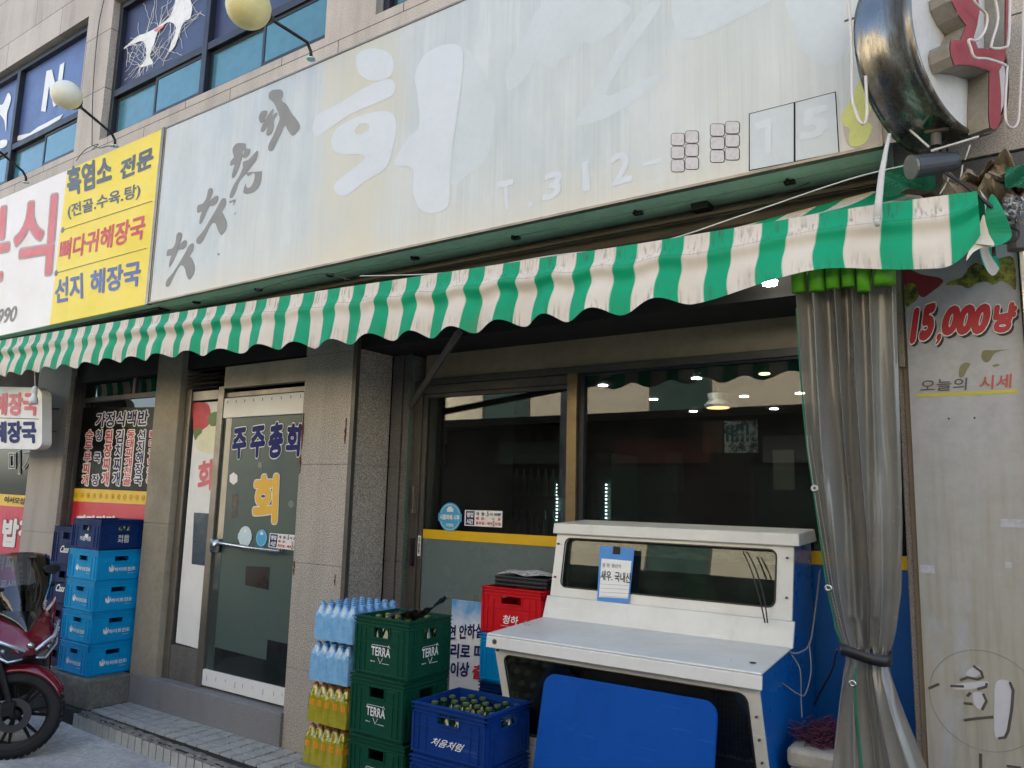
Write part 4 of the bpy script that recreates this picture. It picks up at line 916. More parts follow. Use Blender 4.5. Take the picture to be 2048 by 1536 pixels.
# ================================================================== LEFT WINDOW WITH MENU
LY = .10
f = MB()
for a, b, y0 in ((-7.318,-7.30,-.045),(-7.299,-7.275,.0)): f.box(a, b, LY+y0-.02, LY+.08, .13, 2.75)
f.box(-7.274,-5.92,LY,LY+.06,2.50,2.545); f.box(-7.274,-5.92,LY,LY+.06,.13,.60); f.box(-6.46,-6.42,LY+.005,LY+.05,2.545,2.75); f.box(-7.274,-7.25,LY+.02,LY+.05,.60,2.5)
W2 = f.build('window', M['alu_dull'], B, bevel=.003)
MB().box(-7.274,-5.92,LY+.02,LY+.03,2.545,2.72).build('pane', M['glass'], W2)
MB().box(-7.25,-5.92,LY+.02,LY+.03,.60,2.50).build('pane', M['glass'], W2)
MW = thing('menu_film', (-6.5, LY+.01, 2.0), 'black window film with red and navy Korean menu columns above yellow and red bands', 'window film')
def quad(name, pts_, y, m, parent): return decal([pts_], lambda a,b: P(a,b,y), m, parent, name=name, smooth=False)
yq = LY+.014
quad('black_film', [(160,816),(318,814),(310,985),(146,978)], yq, plain('black_glossy_film', C(14,13,15), .3, dirt=.1, bump=0, spec=.12), MW)
quad('yellow_band', [(145,976),(312,984),(308,1010),(142,1002)], yq-.001, plain('band_yellow', C(232,190,30), .4, dirt=.15, bump=0), MW)
quad('red_band', [(142,1002),(308,1010),(296,1140),(128,1130)], yq, plain('band_red', C(204,28,56), .35, dirt=.1, bump=0), MW)
zq = lambda a, b: (a/3.34, 740+b/3.34)
tpx('가정식백반', zq(635,385), zq(985,368), zq(650,285), yq, M['navy'], MW, bold=.025, outline=M['white'], oamt=.07, lift=.003, tr=zq(998,268))
cols = [('순\n두\n부\n찌\n개', 578,628, 545,590, 'r'),('청\n\n국\n\n장', 645,690, 612,660,'n'),('된\n장\n찌\n개',708,760,678,728,'r'),('김\n치\n찌\n개',780,832,750,798,'n'),('동\n태\n찌\n개\n전\n골',853,905,820,872,'r'),('선\n지\n해\n장\n국',926,980,895,948,'n'),('뼈\n다\n귀\n해\n장\n국',1003,1050,975,1020,'r')]
for tx, a0_, a1_, b0_, b1_, cc_ in cols:
    tpx(tx, zq(b0_,768), zq(b1_,772), zq(a0_,402), yq, M['red'] if cc_ == 'r' else M['navy'], MW, bold=.025, outline=M['white'], oamt=.10, lift=.003, tr=zq(a1_,400))
ms = MB()
for i in range(13):
    p = P(152+i*12.2, 990+i*.55, yq-.002)
    ms.lathe([(.020,-.0012),(.024,-.0012),(.024,0),(.020,0)], 14, p, 'y', caps=False); ms.box(p.x-.016,p.x+.016,p.y-.001,p.y,p.z-.002,p.z+.002); ms.box(p.x-.002,p.x+.002,p.y-.001,p.y,p.z-.016,p.z+.016)
ms.build('coin_marks', plain('band_orange_marks', C(206,150,30), .5, bump=0), MW)
tpx('뼈다귀탕', zq(515,1060), zq(780,1075), zq(515,965), yq, M['white'], MW, bold=.06, lift=.003)
# ================================================================== FAR LEFT SHOP FRONT
f = MB(); f.box(-12.5,-7.95,.16,.22,2.45,2.55); f.box(-12.5,-7.95,.16,.22,.13,.3); f.box(-9.6,-9.5,.16,.22,.3,2.45)
W3 = f.build('window', M['alu_dull'], B)
MB().box(-12.4,-7.95,.18,.19,.3,2.45).build('pane', M['glass'], W3); MB().box(-12.4,-7.95,.18,.19,2.55,2.8).build('pane', M['glass'], W3)
ly = .172
LW = thing('restaurant_window_film', (-8.6, ly, 1.5), 'red and yellow restaurant film with white Korean letters on the far left window', 'window film')
quad('yellow_band', [(-40,985),(80,993),(76,1016),(-40,1008)], ly, _mats['band_yellow'], LW)
quad('red_band', [(-40,1008),(76,1016),(52,1240),(-60,1220)], ly, plain('band_red_faded', C(206,44,76), .4, dirt=.15, bump=0), LW)
tpx('미가', (18,948), (74,946), (18,903), ly, M['black'], LW, bold=.0, outline=M['white'], oamt=.03, lift=.003)
tpx('어서오십시요', (8,1005), (72,1012), (10,992), ly-.002, M['ink'], LW, bold=.03, lift=.003)
tpx('밥집', (2,1093), (66,1098), (8,1036), ly-.002, M['white'], LW, bold=.05, outline=plain('band_shadow', C(120,20,36), .5, bump=0), oamt=.03, lift=.003)
tpx('뷔페식', (-14,1138), (56,1148), (-10,1105), ly-.002, plain('pale_gold_letters', C(224,190,120), .5, bump=0), LW, bold=.03, lift=.003)
tpx('한식뷔페전문식당', (-60,1180), (40,1184), (-58,1158), ly-.002, M['white'], LW, bold=.03, lift=.003)
# hanging shop sign
US = thing('hanging_sign', P(40,830,-.3), 'white rounded hanging sign with red and navy Korean words at the far left', 'sign')
uy = -.30
pl4 = rrect(-70, 84, 772, 896, 16); pl4 = [(a, b + (0 if a < 0 else 3)) for a, b in pl4]
dcl = MB(); dcl.prism(pl4, lambda a,b: P(a,b,uy), lambda a,b: P(a,b,uy)+Vector((0,.08,0))); dcl.build('panel', M['white'], US)
tpx('해장국', (-12,831), (76,832), (-10,786), uy, M['red'], US, bold=.05, lift=.003)
tpx('해장국', (-12,886), (74,887), (-12,843), uy, M['navy'], US, bold=.05, lift=.003)
MB().tube([P(-60,834,uy-.003), P(77,838,uy-.003)], .0025, 4).build('divider_line', M['navy'], US)
bk = MB(); bk.tube([P(84,818,-.26), P(118,818,-.01)], .006, 6); bk.tube([P(84,862,-.26), P(112,862,-.01)], .006, 6); bk.tube([P(92,816,-.2), P(90,866,-.2)], .006, 6); bk.build('bracket', M['black'], US)
BLb = thing('bare_bulb', P(67,800,-.5), 'bare white bulb hanging on a wire in front of the hanging sign', 'light bulb')
p = P(67,800,-.5); MB().lathe([(.001,-.040),(.026,-.034),(.036,-.012),(.032,.012),(.018,.04),(.017,.055),(.001,.056)], 18, p).build('bulb', M['white'], BLb, smooth=True)
MB().lathe([(.019,.05),(.021,.052),(.021,.10),(.012,.115),(.001,.116)], 14, p).build('socket', M['whitepaint'], BLb)
MB().tube([p+Vector((0,0,.11)), P(69,735,-.5)], .003, 6).build('wire', M['wirew'], BLb)

# ================================================================== ACROSS THE STREET (seen in reflections, lights the shade)
def opp(name, x0, x1, y0, y1, h, m, label, roofm=None, wins=(), eave=0):
    o = thing(name, ((x0+x1)/2, y1, 0), label, 'building')
    MB().box(x0, x1, y0, y1, 0, h).build('wall', m, o)
    if eave: MB().box(x0-.1, x1+.1, y0, y1+eave, h+.002, h+.14).build('roof', roofm, o)
    for (a, b, c_, d_) in wins:
        fr = MB(); fr.box(a-.06,b+.06,y1,y1+.05,c_-.06,c_); fr.box(a-.06,b+.06,y1,y1+.05,d_,d_+.06); fr.box(a-.06,a,y1,y1+.05,c_,d_); fr.box(b,b+.06,y1,y1+.05,c_,d_); w_ = fr.build('window', M['alu_dull'], o)
        MB().box(a, b, y1+.01, y1+.02, c_, d_).build('pane', plain('far_dark_pane', C(58,78,72), .2, dirt=.4), w_)
opp('low_shop_building', -16, 9, -13, -8.6, 3.15, plain('brown_brick', C(48,42,38), .85, dirt=.5), 'low dark shop row across the street, seen only in reflections', M['dark'], [(-7,-5.4,.6,2.3),(-4,-2.2,.6,2.3),(-.8,1.2,.6,2.3),(2.5,4.2,.6,2.3)], .7)
opp('cream_building', -30, 16, -26, -14.5, 10.5, M['cream'], 'sunlit cream building across the street, seen only in reflections', M['dark'], [(x_, x_+1.6, z_, z_+1.5) for x_ in (-14,-8.5,-1.2,4.6) for z_ in (4.1,7.2)], .25)

ub = random.Random(21)
for i, x_ in enumerate((-11.5,-8.2,-5.6,-2.9,-.4,2.2,5.0)):
    o = thing('shop_awning_box', (x_, -8.5, 2.5), ['rusty','dusty green','dull red','pale grey','brown','dull yellow','faded blue'][i]+' blank fascia box over a shop across the street, seen only in reflections', 'shop fascia')
    MB().box(x_-.9, x_+.9, -8.59, -8.40, 2.42, 2.85).build('box_panel', plain('fascia_%d' % i, [C(90,60,44),C(60,84,70),C(110,50,46),C(130,130,126),C(84,66,50),C(140,120,60),C(60,80,110)][i], .6, dirt=.6), o)
for i, x_ in enumerate((-6.6,.9)):
    o = thing('utility_pole', (x_, -6.9, 0), ['grey concrete pole across the street left of the cream building windows','grey concrete pole across the street opposite the shop door'][i], 'pole')
    MB().tube([(x_,-6.9,0),(x_,-6.9,7.5)], [.16,.12], 14).build('shaft', conc, o)
    MB().box(x_-.7, x_+.7, -6.95, -6.87, 6.4, 6.5).build('cross_arm', M['alu_dull'], o)
for k in range(4):
    z_ = 5.2+k*.4; cable_ = MB(); cable_.tube([(-20,-6.9,z_+.3),(-12,-6.9,z_),(-6.6,-6.9,z_+.3),(-2.8,-6.9,z_),(.9,-6.9,z_+.3),(6,-6.9,z_),(14,-6.9,z_+.3)], .018, 6)
    tag(cable_.build('overhead_cable', M['wire']), ['lowest','second lowest','second highest','highest'][k]+' overhead cable between the poles across the street', 'cable', 'overhead cables across the street')
# ================================================================== CRATES AND BOTTLES
def crate(w_, d_, h_, mat, hole=(.11,.035), hz=.72, ribs=3, name='bottle_crate'):
    "one plastic bottle crate, origin at base centre, front = -y"
    r = thing(name, (0,0,0), '', 'crate'); m = MB(); t_ = .009
    def side(L, f):   # f(u, o, z): u along the side, o outwards
        def bx(u0,u1,o0,o1,z0,z1): m.hexa([f(u0,o0,z0),f(u1,o0,z0),f(u1,o1,z0),f(u0,o1,z0)],[f(u0,o0,z1),f(u1,o0,z1),f(u1,o1,z1),f(u0,o1,z1)])
        a, b = hole; z0, z1 = h_*hz-b/2, h_*hz+b/2; H = L/2
        bx(-H,-a/2,-t_,0,.012,h_-.001); bx(a/2,H,-t_,0,.012,h_-.001); bx(-a/2,a/2,-t_,0,.012,z0); bx(-a/2,a/2,-t_,0,z1,h_-.001)
        # frame round the hand hole
        e = .006
        bx(-a/2-e,-a/2,0,.005,z0-e,z1+e); bx(a/2,a/2+e,0,.005,z0-e,z1+e); bx(-a/2,a/2,0,.005,z0-e,z0); bx(-a/2,a/2,0,.005,z1,z1+e)
        for k in range(ribs):   # flanges under the rim
            zz = h_-.004-k*.018; bx(-H-.006,H+.006,-.001,.009-.0015*k,zz-.005,zz)
        bx(-H,-H+.012,0,.006,.02,h_-.05); bx(H-.012,H,0,.006,.02,h_-.05)
        bx(-H+.034,-H+.040,0,.005,.02,h_-.05); bx(H-.040,H-.034,0,.005,.02,h_-.05)
        bx(-H*.62,-H*.62+.005,0,.004,.02,h_-.06); bx(H*.62-.005,H*.62,0,.004,.02,h_-.06)
        bx(-H,H,0,.004,h_*.56,h_*.56+.004) if ribs == 3 else None
        bx(-H-.003,H+.003,-.001,.005,.012,.020)
    side(w_, lambda u,o,z: (u, -d_/2-o, z)); side(w_, lambda u,o,z: (-u, d_/2+o, z))
    side(d_, lambda u,o,z: (w_/2+o, u, z)); side(d_, lambda u,o,z: (-w_/2-o, -u, z))
    m.box(-w_/2+.006,w_/2-.006,-d_/2+.006,d_/2-.006,.0,.013)
    m.build('body', mat, r, bevel=.0012); return r
def crate_text(r, w_, d_, h_, tx, sides, z0, z1, span, mat=None, off=0, **kw):
    mat = mat or M['white']
    for s_ in sides:
        if s_ == 'f': f = lambda u, z: (u, -d_/2-.001, z)
        else: f = lambda u, z: (w_/2+.001, u, z)
        lettering(tx, f(off-span/2, z0), f(off+span/2, z0), f(off-span/2, z1), mat, r, lift=.002, **kw)
def bottle(kind):
    h_, r_ = (.248,.033) if kind == 'beer' else (.190,.030)
    t = thing('bottle', (0,0,0), '', 'bottle')
    gm = plain('green_bottle_glass', C(18,60,34), .06, 0, .1, bump=0, coat=1.0)
    MB().lathe([(.001,0),(r_,.004),(r_,h_*.58),(r_*.9,h_*.66),(.016,h_*.80),(.0125,h_*.86),(.0125,h_*.955),(.0145,h_*.96),(.0145,h_*.975),(.001,h_*.976)], 14).build('glass_body', gm, t, smooth=True)
    cm = plain('cap_gold' if kind == 'beer' else 'cap_green', C(150,150,90) if kind == 'beer' else C(104,124,72), .3, .6, .2, bump=0)
    MB().lathe([(.001,h_*.977),(.016,h_*.978),(.0165,h_*1.02),(.013,h_*1.035),(.001,h_*1.036)], 12).build('cap', cm, t)
    return t
def place(r, loc, label, group=None, rz=0, dup=True):
    o = copy_tree(r) if dup else r
    o.location = loc; o.rotation_euler = (0,0,rz); o['label'] = label
    if group: o['group'] = group
    return o
PLC = lambda n, c, k=.4: weathered(n, c, .48, .0, 6, .2, .5)
# light blue stack on the concrete block
cw, cdp, ch = .425, .365, .232
lb = crate(cw, cdp, ch, PLC('light_blue_plastic', C(0,146,202)))
def hand_mark(r, f, s=1.0):
    m = MB(); base = len(m.v)
    pts_ = [(0,0),(.012,-.002),(.020,.006),(.022,.022),(.018,.024),(.014,.013),(.012,.030),(.007,.030),(.006,.014),(-.002,.024),(-.006,.020),(-.004,.006)]
    decal([[(a*100,b*100) for a, b in pts_]], lambda a, b: f(a/100*s, b/100*s), M['white'], r, name='hand_logo')
crate_text(lb, cw, cdp, ch, '하이트진로', 'fr', .070, .100, .17, off=.035, bold=.03)
hand_mark(lb, lambda a, b: (-.085+a, -cdp/2-.003, .072+b), 1.5); hand_mark(lb, lambda a, b: (cw/2+.003, -.085+a, .072+b), 1.5)
crate_text(lb, cw, cdp, ch, '·········', 'fr', .052, .055, .06, off=.09)
names = ['lowest light blue crate standing on the concrete block','second light blue crate from the bottom of its stack','third light blue crate from the bottom of its stack','topmost light blue crate, right under the dark blue crate']
bx_, by_ = -6.195, -.1175
for k in range(4): place(lb, (bx_+[0,-.004,.004,-.002][k], by_+[0,.003,-.003,0][k], .331+k*(ch+.0)), names[k], 'crates stacked on the concrete block', [0,.012,-.008,.01][k], dup=k > 0)
db = crate(cw, cdp, ch, PLC('dark_blue_plastic', C(10,44,98)), hole=(.10,.045))
crate_text(db, cw, cdp, ch, '처음처럼', 'f', .065, .100, .16, bold=.02); crate_text(db, cw, cdp, ch, '처음\n처럼', 'r', .055, .115, .09, bold=.02)
pp = [(-.05,.088),(.0,.09),(.0,.118),(-.05,.116)]; decal([[(a*100,b*100) for a, b in pp]], lambda a, b: (a/100+.045, -cdp/2-.006, b/100), M['white'], db, name='white_patch', smooth=False)
place(db, (bx_, by_, .331+4*ch), 'dark blue crate on top of the light blue crates', 'crates stacked on the concrete block', 0, False)
soju = bottle('soju'); first = [True]
def put_bottle(src, flag, loc, label, group):
    o = src if flag[0] else copy_tree(src); flag[0] = False
    o.location = loc; o.rotation_euler = (0,0,random.uniform(0,6)); o['label'] = label; o['group'] = group
for i in range(6):
    for j in range(5):
        if j <= 1 or i >= 4: put_bottle(soju, first, (bx_-.17+i*.068, by_-.14+j*.07, .331+4*ch+.014), 'green glass bottle in the dark blue crate on top of the light blue stack', 'bottles in the top dark blue crate')
# navy stack behind
nw, nd_, nh = .42, .36, .318
nb = crate(nw, nd_, nh, PLC('navy_plastic', C(10,36,84)), hole=(.09,.055), hz=.76)
crate_text(nb, nw, nd_, nh, 'Cass', 'f', .10, .16, .14, bold=.03, shear=.2)
nn2 = ['navy crate at the foot of its stack behind the scooter screen','second navy crate from the bottom behind the scooter screen','third navy crate, directly under the topmost navy one','topmost navy crate of the stack at the granite pillar']
for k in range(4): place(nb, (-6.86+.004*k, .055, .13+k*nh+.002), nn2[k], 'navy crates beside the granite pillar', [.01,-.01,.015,0][k], dup=k > 0)
# green stack in the middle
gw, gd, gh_ = .355, .31, .2815
gc_ = crate(gw, gd, gh_, PLC('bottle_green_plastic', C(4,66,48)), hole=(.10,.048), hz=.74)
crate_text(gc_, gw, gd, gh_, 'TERRA', 'fr', .100, .142, .125, bold=.018)
for f in (lambda u, z: (u, -gd/2-.004, z), lambda u, z: (gw/2+.004, u, z)):
    m = MB()
    def seg(a, b, th=.0011):
        A_, B_ = Vector(f(*a)), Vector(f(*b)); m.tube([A_, B_], th, 4)
    seg((-.056,.150),(.056,.150)); seg((-.056,.150),(-.060,.143)); seg((.056,.150),(.060,.143)); seg((-.016,.094),(0,.066)); seg((.016,.094),(0,.066)); seg((.012,.068),(.058,.068)); seg((.046,.146),(.052,.156), .0016)
    m.build('triangle_logo', M['white'], gc_)
    lettering('500 ml', f(-.064,.070), f(-.034,.070), f(-.064,.076), M['white'], gc_, bold=.01, lift=.001)
gx, gy = -2.725, -.46
gn = ['lowest green crate of the stack beside the bottle packs','second green crate from the bottom beside the orange bottle packs','third green crate, just under the topmost green one','topmost green crate, full of green bottles']
for k in range(4): place(gc_, (gx+[0,.004,-.006,.004][k], gy, .012+k*gh_), gn[k], 'green crates stacked in front of the column', [0,.01,-.015,.01][k], dup=k > 0)
beer = bottle('beer'); first = [True]
for i in range(5):
    for j in range(4): put_bottle(beer, first, (gx-.136+i*.068, gy-.108+j*.072, .012+3*gh_+.014), 'green glass bottle standing in the topmost green crate', 'bottles in the topmost green crate')
cl = MB(); rc = random.Random(8)
def bagf(u, v):
    p = Vector((gx+.0+u*.22, gy-.12+v*.16+.05*u, .012+4*gh_-.005+.085*u*u+.02*math.sin(v*5+u*4)))
    return p + Vector((rc.uniform(-.004,.004), rc.uniform(-.004,.004), rc.uniform(-.009,.009)))
cl.grid(14, 9, bagf); tag(cl.build('crumpled_bag', plain('black_crumpled_bag', C(34,36,36), .25, dirt=.6, scale=40, bump=.5), solid=.002), 'crumpled black plastic bag lying over the bottles of the topmost green crate', 'plastic bag')
# blue crate with many bottles, in front of the tank
sw, sdp, shh = .41, .335, .225
sc_ = crate(sw, sdp, shh, PLC('royal_blue_plastic', C(6,50,118)), hole=(.12,.045), hz=.76)
crate_text(sc_, sw, sdp, shh, '처음처럼', 'f', .055, .090, .17, bold=.012, shear=.15)
sx, sy = -2.235, -.515
sn = ['lowest royal blue crate in front of the fish tank','middle royal blue crate in front of the fish tank','topmost royal blue crate, full of capped bottles, beside the fish tank']
for k in range(3): place(sc_, (sx, sy, .135+k*shh), sn[k], 'royal blue crates in front of the fish tank', [0,.01,0][k], dup=k > 0)
tag(MB().box(sx-.21,sx+.21,sy-.17,sy+.17,.0,.02).box(sx-.21,sx+.21,sy-.17,sy-.08,.02,.11).box(sx-.21,sx+.21,sy+.08,sy+.17,.02,.11).box(sx-.21,sx+.21,sy-.17,sy+.17,.11,.134).build('pallet', plain('old_wood', C(112,92,66), .8, dirt=.6)), 'low wooden pallet under the royal blue crates', 'pallet')
for i in range(6):
    for j in range(5):
        if (i, j) in ((0,0),(0,4),(3,4),(5,2),(1,1)): continue
        put_bottle(soju, [False], (sx-.165+i*.066, sy-.13+j*.065, .135+2*shh+.014), 'capped green bottle standing in the topmost royal blue crate', 'bottles in the topmost royal blue crate')
# stack with red crate behind the tank
rw, rd, rh = .385, .33, .25
rx, ry = -2.40, .195
cc_ = [('dark_blue_plastic','lowest dark blue crate of the stack left of the fish tank'),('light_blue_plastic','lower light blue crate between dark blue crates left of the fish tank'),('dark_blue_plastic','dark blue crate just under the upper light blue one, left of the fish tank'),('light_blue_plastic','light blue crate right under the red crate'),('red_plastic','red crate beside the fish tank with a black tray on top')]
PLC('red_plastic', C(190,16,28))
srcs = {}
for k, (mn, lab) in enumerate(cc_):
    if mn not in srcs:
        srcs[mn] = crate(rw, rd, rh, _mats[mn], hole=(.13,.040), hz=.74, name='bottle_crate'); d_ = False
        if mn == 'red_plastic':
            crate_text(srcs[mn], rw, rd, rh, '청하', 'f', .062, .108, .10, bold=.02, shear=.1); crate_text(srcs[mn], rw, rd, rh, '청주', 'f', .114, .122, .05, bold=.02) if False else None
            lettering('··········', (-.06,-rd/2-.001,.05), (.07,-rd/2-.001,.05), (-.06,-rd/2-.001,.053), M['white'], srcs[mn], lift=.002)
    else: d_ = True
    place(srcs[mn], (rx, ry, .132+(k-.35)*rh*.88 if False else k*rh+.005), lab, 'crates stacked left of the fish tank', 0, d_)
TR = thing('black_tray', (rx+.03, ry, 5*rh+.01), 'stack of black trays with a white printed sheet on the red crate', 'tray')
m = MB()
for k in range(3): m.box(rx-.14,rx+.20,ry-.13,ry+.13,5*rh+.008+k*.020,5*rh+.022+k*.020)
m.box(rx-.135,rx+.195,ry-.125,ry+.125,5*rh+.022,5*rh+.05); m.build('tray_stack', M['black'], TR, bevel=.004)
m = MB(); rc = random.Random(3); m.grid(10, 8, lambda u, v: (rx-.13+u*.31, ry-.12+v*.24, 5*rh+.069+.012*math.sin(u*5+v*3)**2+rc.uniform(0,.003)))
t = NT('printed_sheet'); n_ = t.noise(30, 4, .7); t.p(Base_Color=t.mix(t.ramp(n_, .55, .58), C(214,214,218), C(40,40,44)), Roughness=.35); m.build('printed_sheet', t.m, TR, solid=.001)

# ================================================================== SHRINK WRAPPED BOTTLE PACKS
def pet_pack(colb, colw, colc, label_, band=None, nx=5, ny=6, full=True, tag_='a'):
    r_ = .0295; t = thing('bottle_pack', (0,0,0), label_, 'bottle pack', 'shrink wrapped bottle packs')
    bm_ = plain('pet_body_'+tag_, colb, .12, 0, .15, 12, coat=.8, bump=.2)
    proto = None
    for j in range(ny):
        for i in range(nx):
            if not full and j > 1: continue
            x_ = (i-(nx-1)/2)*.060; y_ = (j-(ny-1)/2)*.060
            if proto is None:
                proto = MB().lathe([(.001,.002),(r_-.002,.002),(r_,.012),(r_,.06),(r_-.002,.066),(r_,.072),(r_,.125),(r_*.93,.143),(r_*.64,.166),(.0135,.176),(.013,.183)], 12, (0,0,0)).build('bottle', bm_, t, smooth=True)
                MB().lathe([(.014,.181),(.0145,.183),(.0145,.194),(.001,.196)], 10).build('cap', plain('pet_cap_'+tag_, colc, .4, bump=0), proto)
                o = proto
            else: o = copy_tree(proto, t)
            o.location = (x_, y_, 0)
    if band:
        w_ = MB()
        for i in range(nx):
            x_ = (i-(nx-1)/2)*.060; w_.lathe([(r_+.0045,.086),(r_+.0045,.120)], 12, (x_, -(ny-1)/2*.06, 0), caps=False)
        w_.build('label_band', plain('pet_label_'+tag_, band, .35, 0, .3, 30, bump=0), t)
    hx, hy = (nx-1)/2*.06+r_+.002, (ny-1)/2*.06+r_+.002
    def wrap(u, v):
        s_ = u*4; k = int(s_) % 4; f_ = s_-int(s_)
        c4 = [(-hx,-hy),(hx,-hy),(hx,hy),(-hx,hy)]; a, b = Vector(c4[k]), Vector(c4[(k+1) % 4]); p = a.lerp(b, f_)
        n_ = Vector(((b-a).y, -(b-a).x)).normalized(); cnt = nx if k % 2 == 0 else ny
        sc = abs(math.sin(f_*cnt*math.pi))
        z = v*.150; ins = (1-sc)*.009*(.35+v*.65) + max(0,v-.85)*.05
        p = p - n_*ins; z += .004*math.sin(f_*23+k)*(v > .9)
        return (p.x, p.y, z+.001)
    w_ = MB(); w_.grid(160, 14, wrap)
    tt = NT('shrink_film_'+tag_); n1 = tt.noise(30, 4, .7); tt.p(Base_Color=tt.mix(tt.ramp(n1, .35, .65), colw, (min(colw[0]*1.3+.03,1), min(colw[1]*1.2+.03,1), min(colw[2]*1.1+.03,1), 1)), Roughness=.14, Coat_Weight=.6); tt.bump(n1, .5, .004)
    tr_ = tt.n('ShaderNodeBsdfTransparent'); mx = tt.n('ShaderNodeMixShader', i0=.25, i1=tt.b.outputs[0], i2=tr_.outputs[0]); tt.t.links.new(mx.outputs[0], tt.out.inputs[0])
    w_.build('shrink_wrap', tt.m, t, smooth=True)
    # clear film over the shoulders
    def topf(u, v):
        x_ = (u-.5)*2*(hx-.004); y_ = (v-.5)*2*(hy-.004)
        fx = (x_/.06+(nx-1)/2); fy_ = (y_/.06+(ny-1)/2); dxx = (fx-round(min(max(fx,0),nx-1)))*.06; dyy = (fy_-round(min(max(fy_,0),ny-1)))*.06
        rr_ = math.hypot(dxx, dyy); e_ = min(hx-abs(x_), hy-abs(y_))
        return (x_, y_, .204 - min(rr_,.03)**1.5*7.5 - max(0,.02-e_)*1.6)
    w_ = MB(); w_.grid(60, 60, topf); w_.build('top_film', glass_mat('thin_film_'+tag_, (.80,.90,.98,1) if tag_ == 'a' else (.95,.93,.60,1), .09, .10, .42, colw), t, smooth=True)
    return t
blue_a = pet_pack(C(130,184,224), C(124,182,226), C(128,180,220), 'uppermost light blue bottle pack beside the topmost green crate', tag_='a')
pk_x, pk_y = -3.235, -.285
blue_a.location = (pk_x+.015, pk_y, .945)
blue_b = pet_pack(C(130,184,224), C(124,182,226), C(150,196,226), 'lower of the two light blue bottle packs, resting on the yellow packs', full=False, tag_='a'); blue_b.location = (pk_x-.005, pk_y, .730)
yel_a = pet_pack(C(206,200,24), C(156,150,8), C(196,66,22), 'upper yellow green bottle pack with orange labels, under the blue packs', band=C(214,142,20), full=False, tag_='b'); yel_a.location = (pk_x+.0, pk_y, .515)
yel_b = pet_pack(C(206,200,24), C(156,150,8), C(196,66,22), 'lowest yellow green bottle pack with orange labels', band=C(214,142,20), full=False, tag_='b'); yel_b.location = (pk_x-.012, pk_y, .300)
for o in (blue_a, blue_b, yel_a, yel_b): pass
tag(MB().box(-3.42,-3.05,-.50,-.08,.0,.298).build('granite_block', M['stone_step'], bevel=.008), 'grey granite block under the stacked bottle packs', 'stone block')

# notice board behind the crates
NB = thing('notice_board', (-2.9,.40,.8), 'white notice board with sky blue top and bold Korean lines behind the green crates', 'notice')
ny_ = .405
bl_, tr_ = (-3.10,.50), (-2.32,1.10)
MB().box(bl_[0],tr_[0],ny_,ny_+.01,bl_[1],tr_[1]).build('board', M['white'], NB)
t = NT('printed_sky'); xyz = t.n('ShaderNodeSeparateXYZ', i0=t.co()); n_ = t.noise(9, 5, .6); t.p(Base_Color=t.mix(t.ramp(t.math('ADD', xyz.outputs[2], t.math('MULTIPLY', t.math('SUBTRACT', n_, .5), .35)), .12, .30), C(222,224,230), C(70,150,205)), Roughness=.35)
MB().box(bl_[0],tr_[0],ny_-.001,ny_-.0002,.93,1.10).build('sky_print', t.m, NB)
for tx, a, b, m in (('금연 안하실', (880,1281),(966,1276), 'navy'),('큰소리로 떠', (860,1313),(966,1320), 'navy'),('두병이상', (862,1352),(938,1354), 'navy'),('출', (944,1358),(968,1360), 'red')):
    h_ = 29; tpx(tx, a, b, (a[0]+2, a[1]-h_), ny_-.001, M[m], NB, bold=.035, lift=.002)

# ================================================================== FISH TANK
FT = thing('fish_tank', (-1.56, 0, 0), 'white and blue stepped seafood tank with two framed windows in front of the shop', 'fish tank')
wp = M['whitepaint']; bluep = plain('blue_painted_side', C(0,92,172), .3, 0, .2, 3, bump=0, coat=.3)
XL, XR = -2.175, -.945
def slope_frame(yt, zt, yb, zb, hole, name, mat, th=.012):
    dv = Vector((0, yt-yb, zt-zb)); Ls = dv.length; dn = dv/Ls; nn = Vector((0,-dn.z,dn.y))
    f = lambda u, v, o=0: Vector((XL+u, yb, zb)) + dn*v + nn*o
    W_ = XR-XL; inn = rrect(hole[0], W_-hole[1], hole[2], Ls-hole[3], hole[4], 4)
    out = []
    for i in range(len(inn)):
        k = i//5; out.append([(W_,Ls),(0,Ls),(0,0),(W_,0)][k])
    inn2 = []; out2 = []
    m = MB(); ring(m, out, inn, lambda a, b: f(a, b, 0), lambda a, b: f(a, b, -th)); m.build(name, mat, FT)
    gk = MB(); gk.tube([f(a, b, .001) for a, b in inn] + [f(*inn[0], .001)], .004, 6, False); gk.build('rubber_seal', M['black'], FT)
    gm = MB()
    if name == 'upper_front': gm.hexa([(XL+.03,.100,zb),(XR-.03,.100,zb),(XR-.03,.104,zb),(XL+.03,.104,zb)],[(XL+.03,.153,zt),(XR-.03,.153,zt),(XR-.03,.157,zt),(XL+.03,.157,zt)])
    else: gm.prism(inn, lambda a, b: f(a, b, -.006), lambda a, b: f(a, b, -.010))
    gm.build('glass', M['tank_glass'], FT)
    return f, Ls
fL, LL = slope_frame(-.43,1.045,-.285,.60,(.045,.05,.045,.035,.035),'lower_front', wp)
fU, LU = slope_frame(.125,1.56,.06,1.235,(.055,.075,.05,.03,.03),'upper_front', wp)
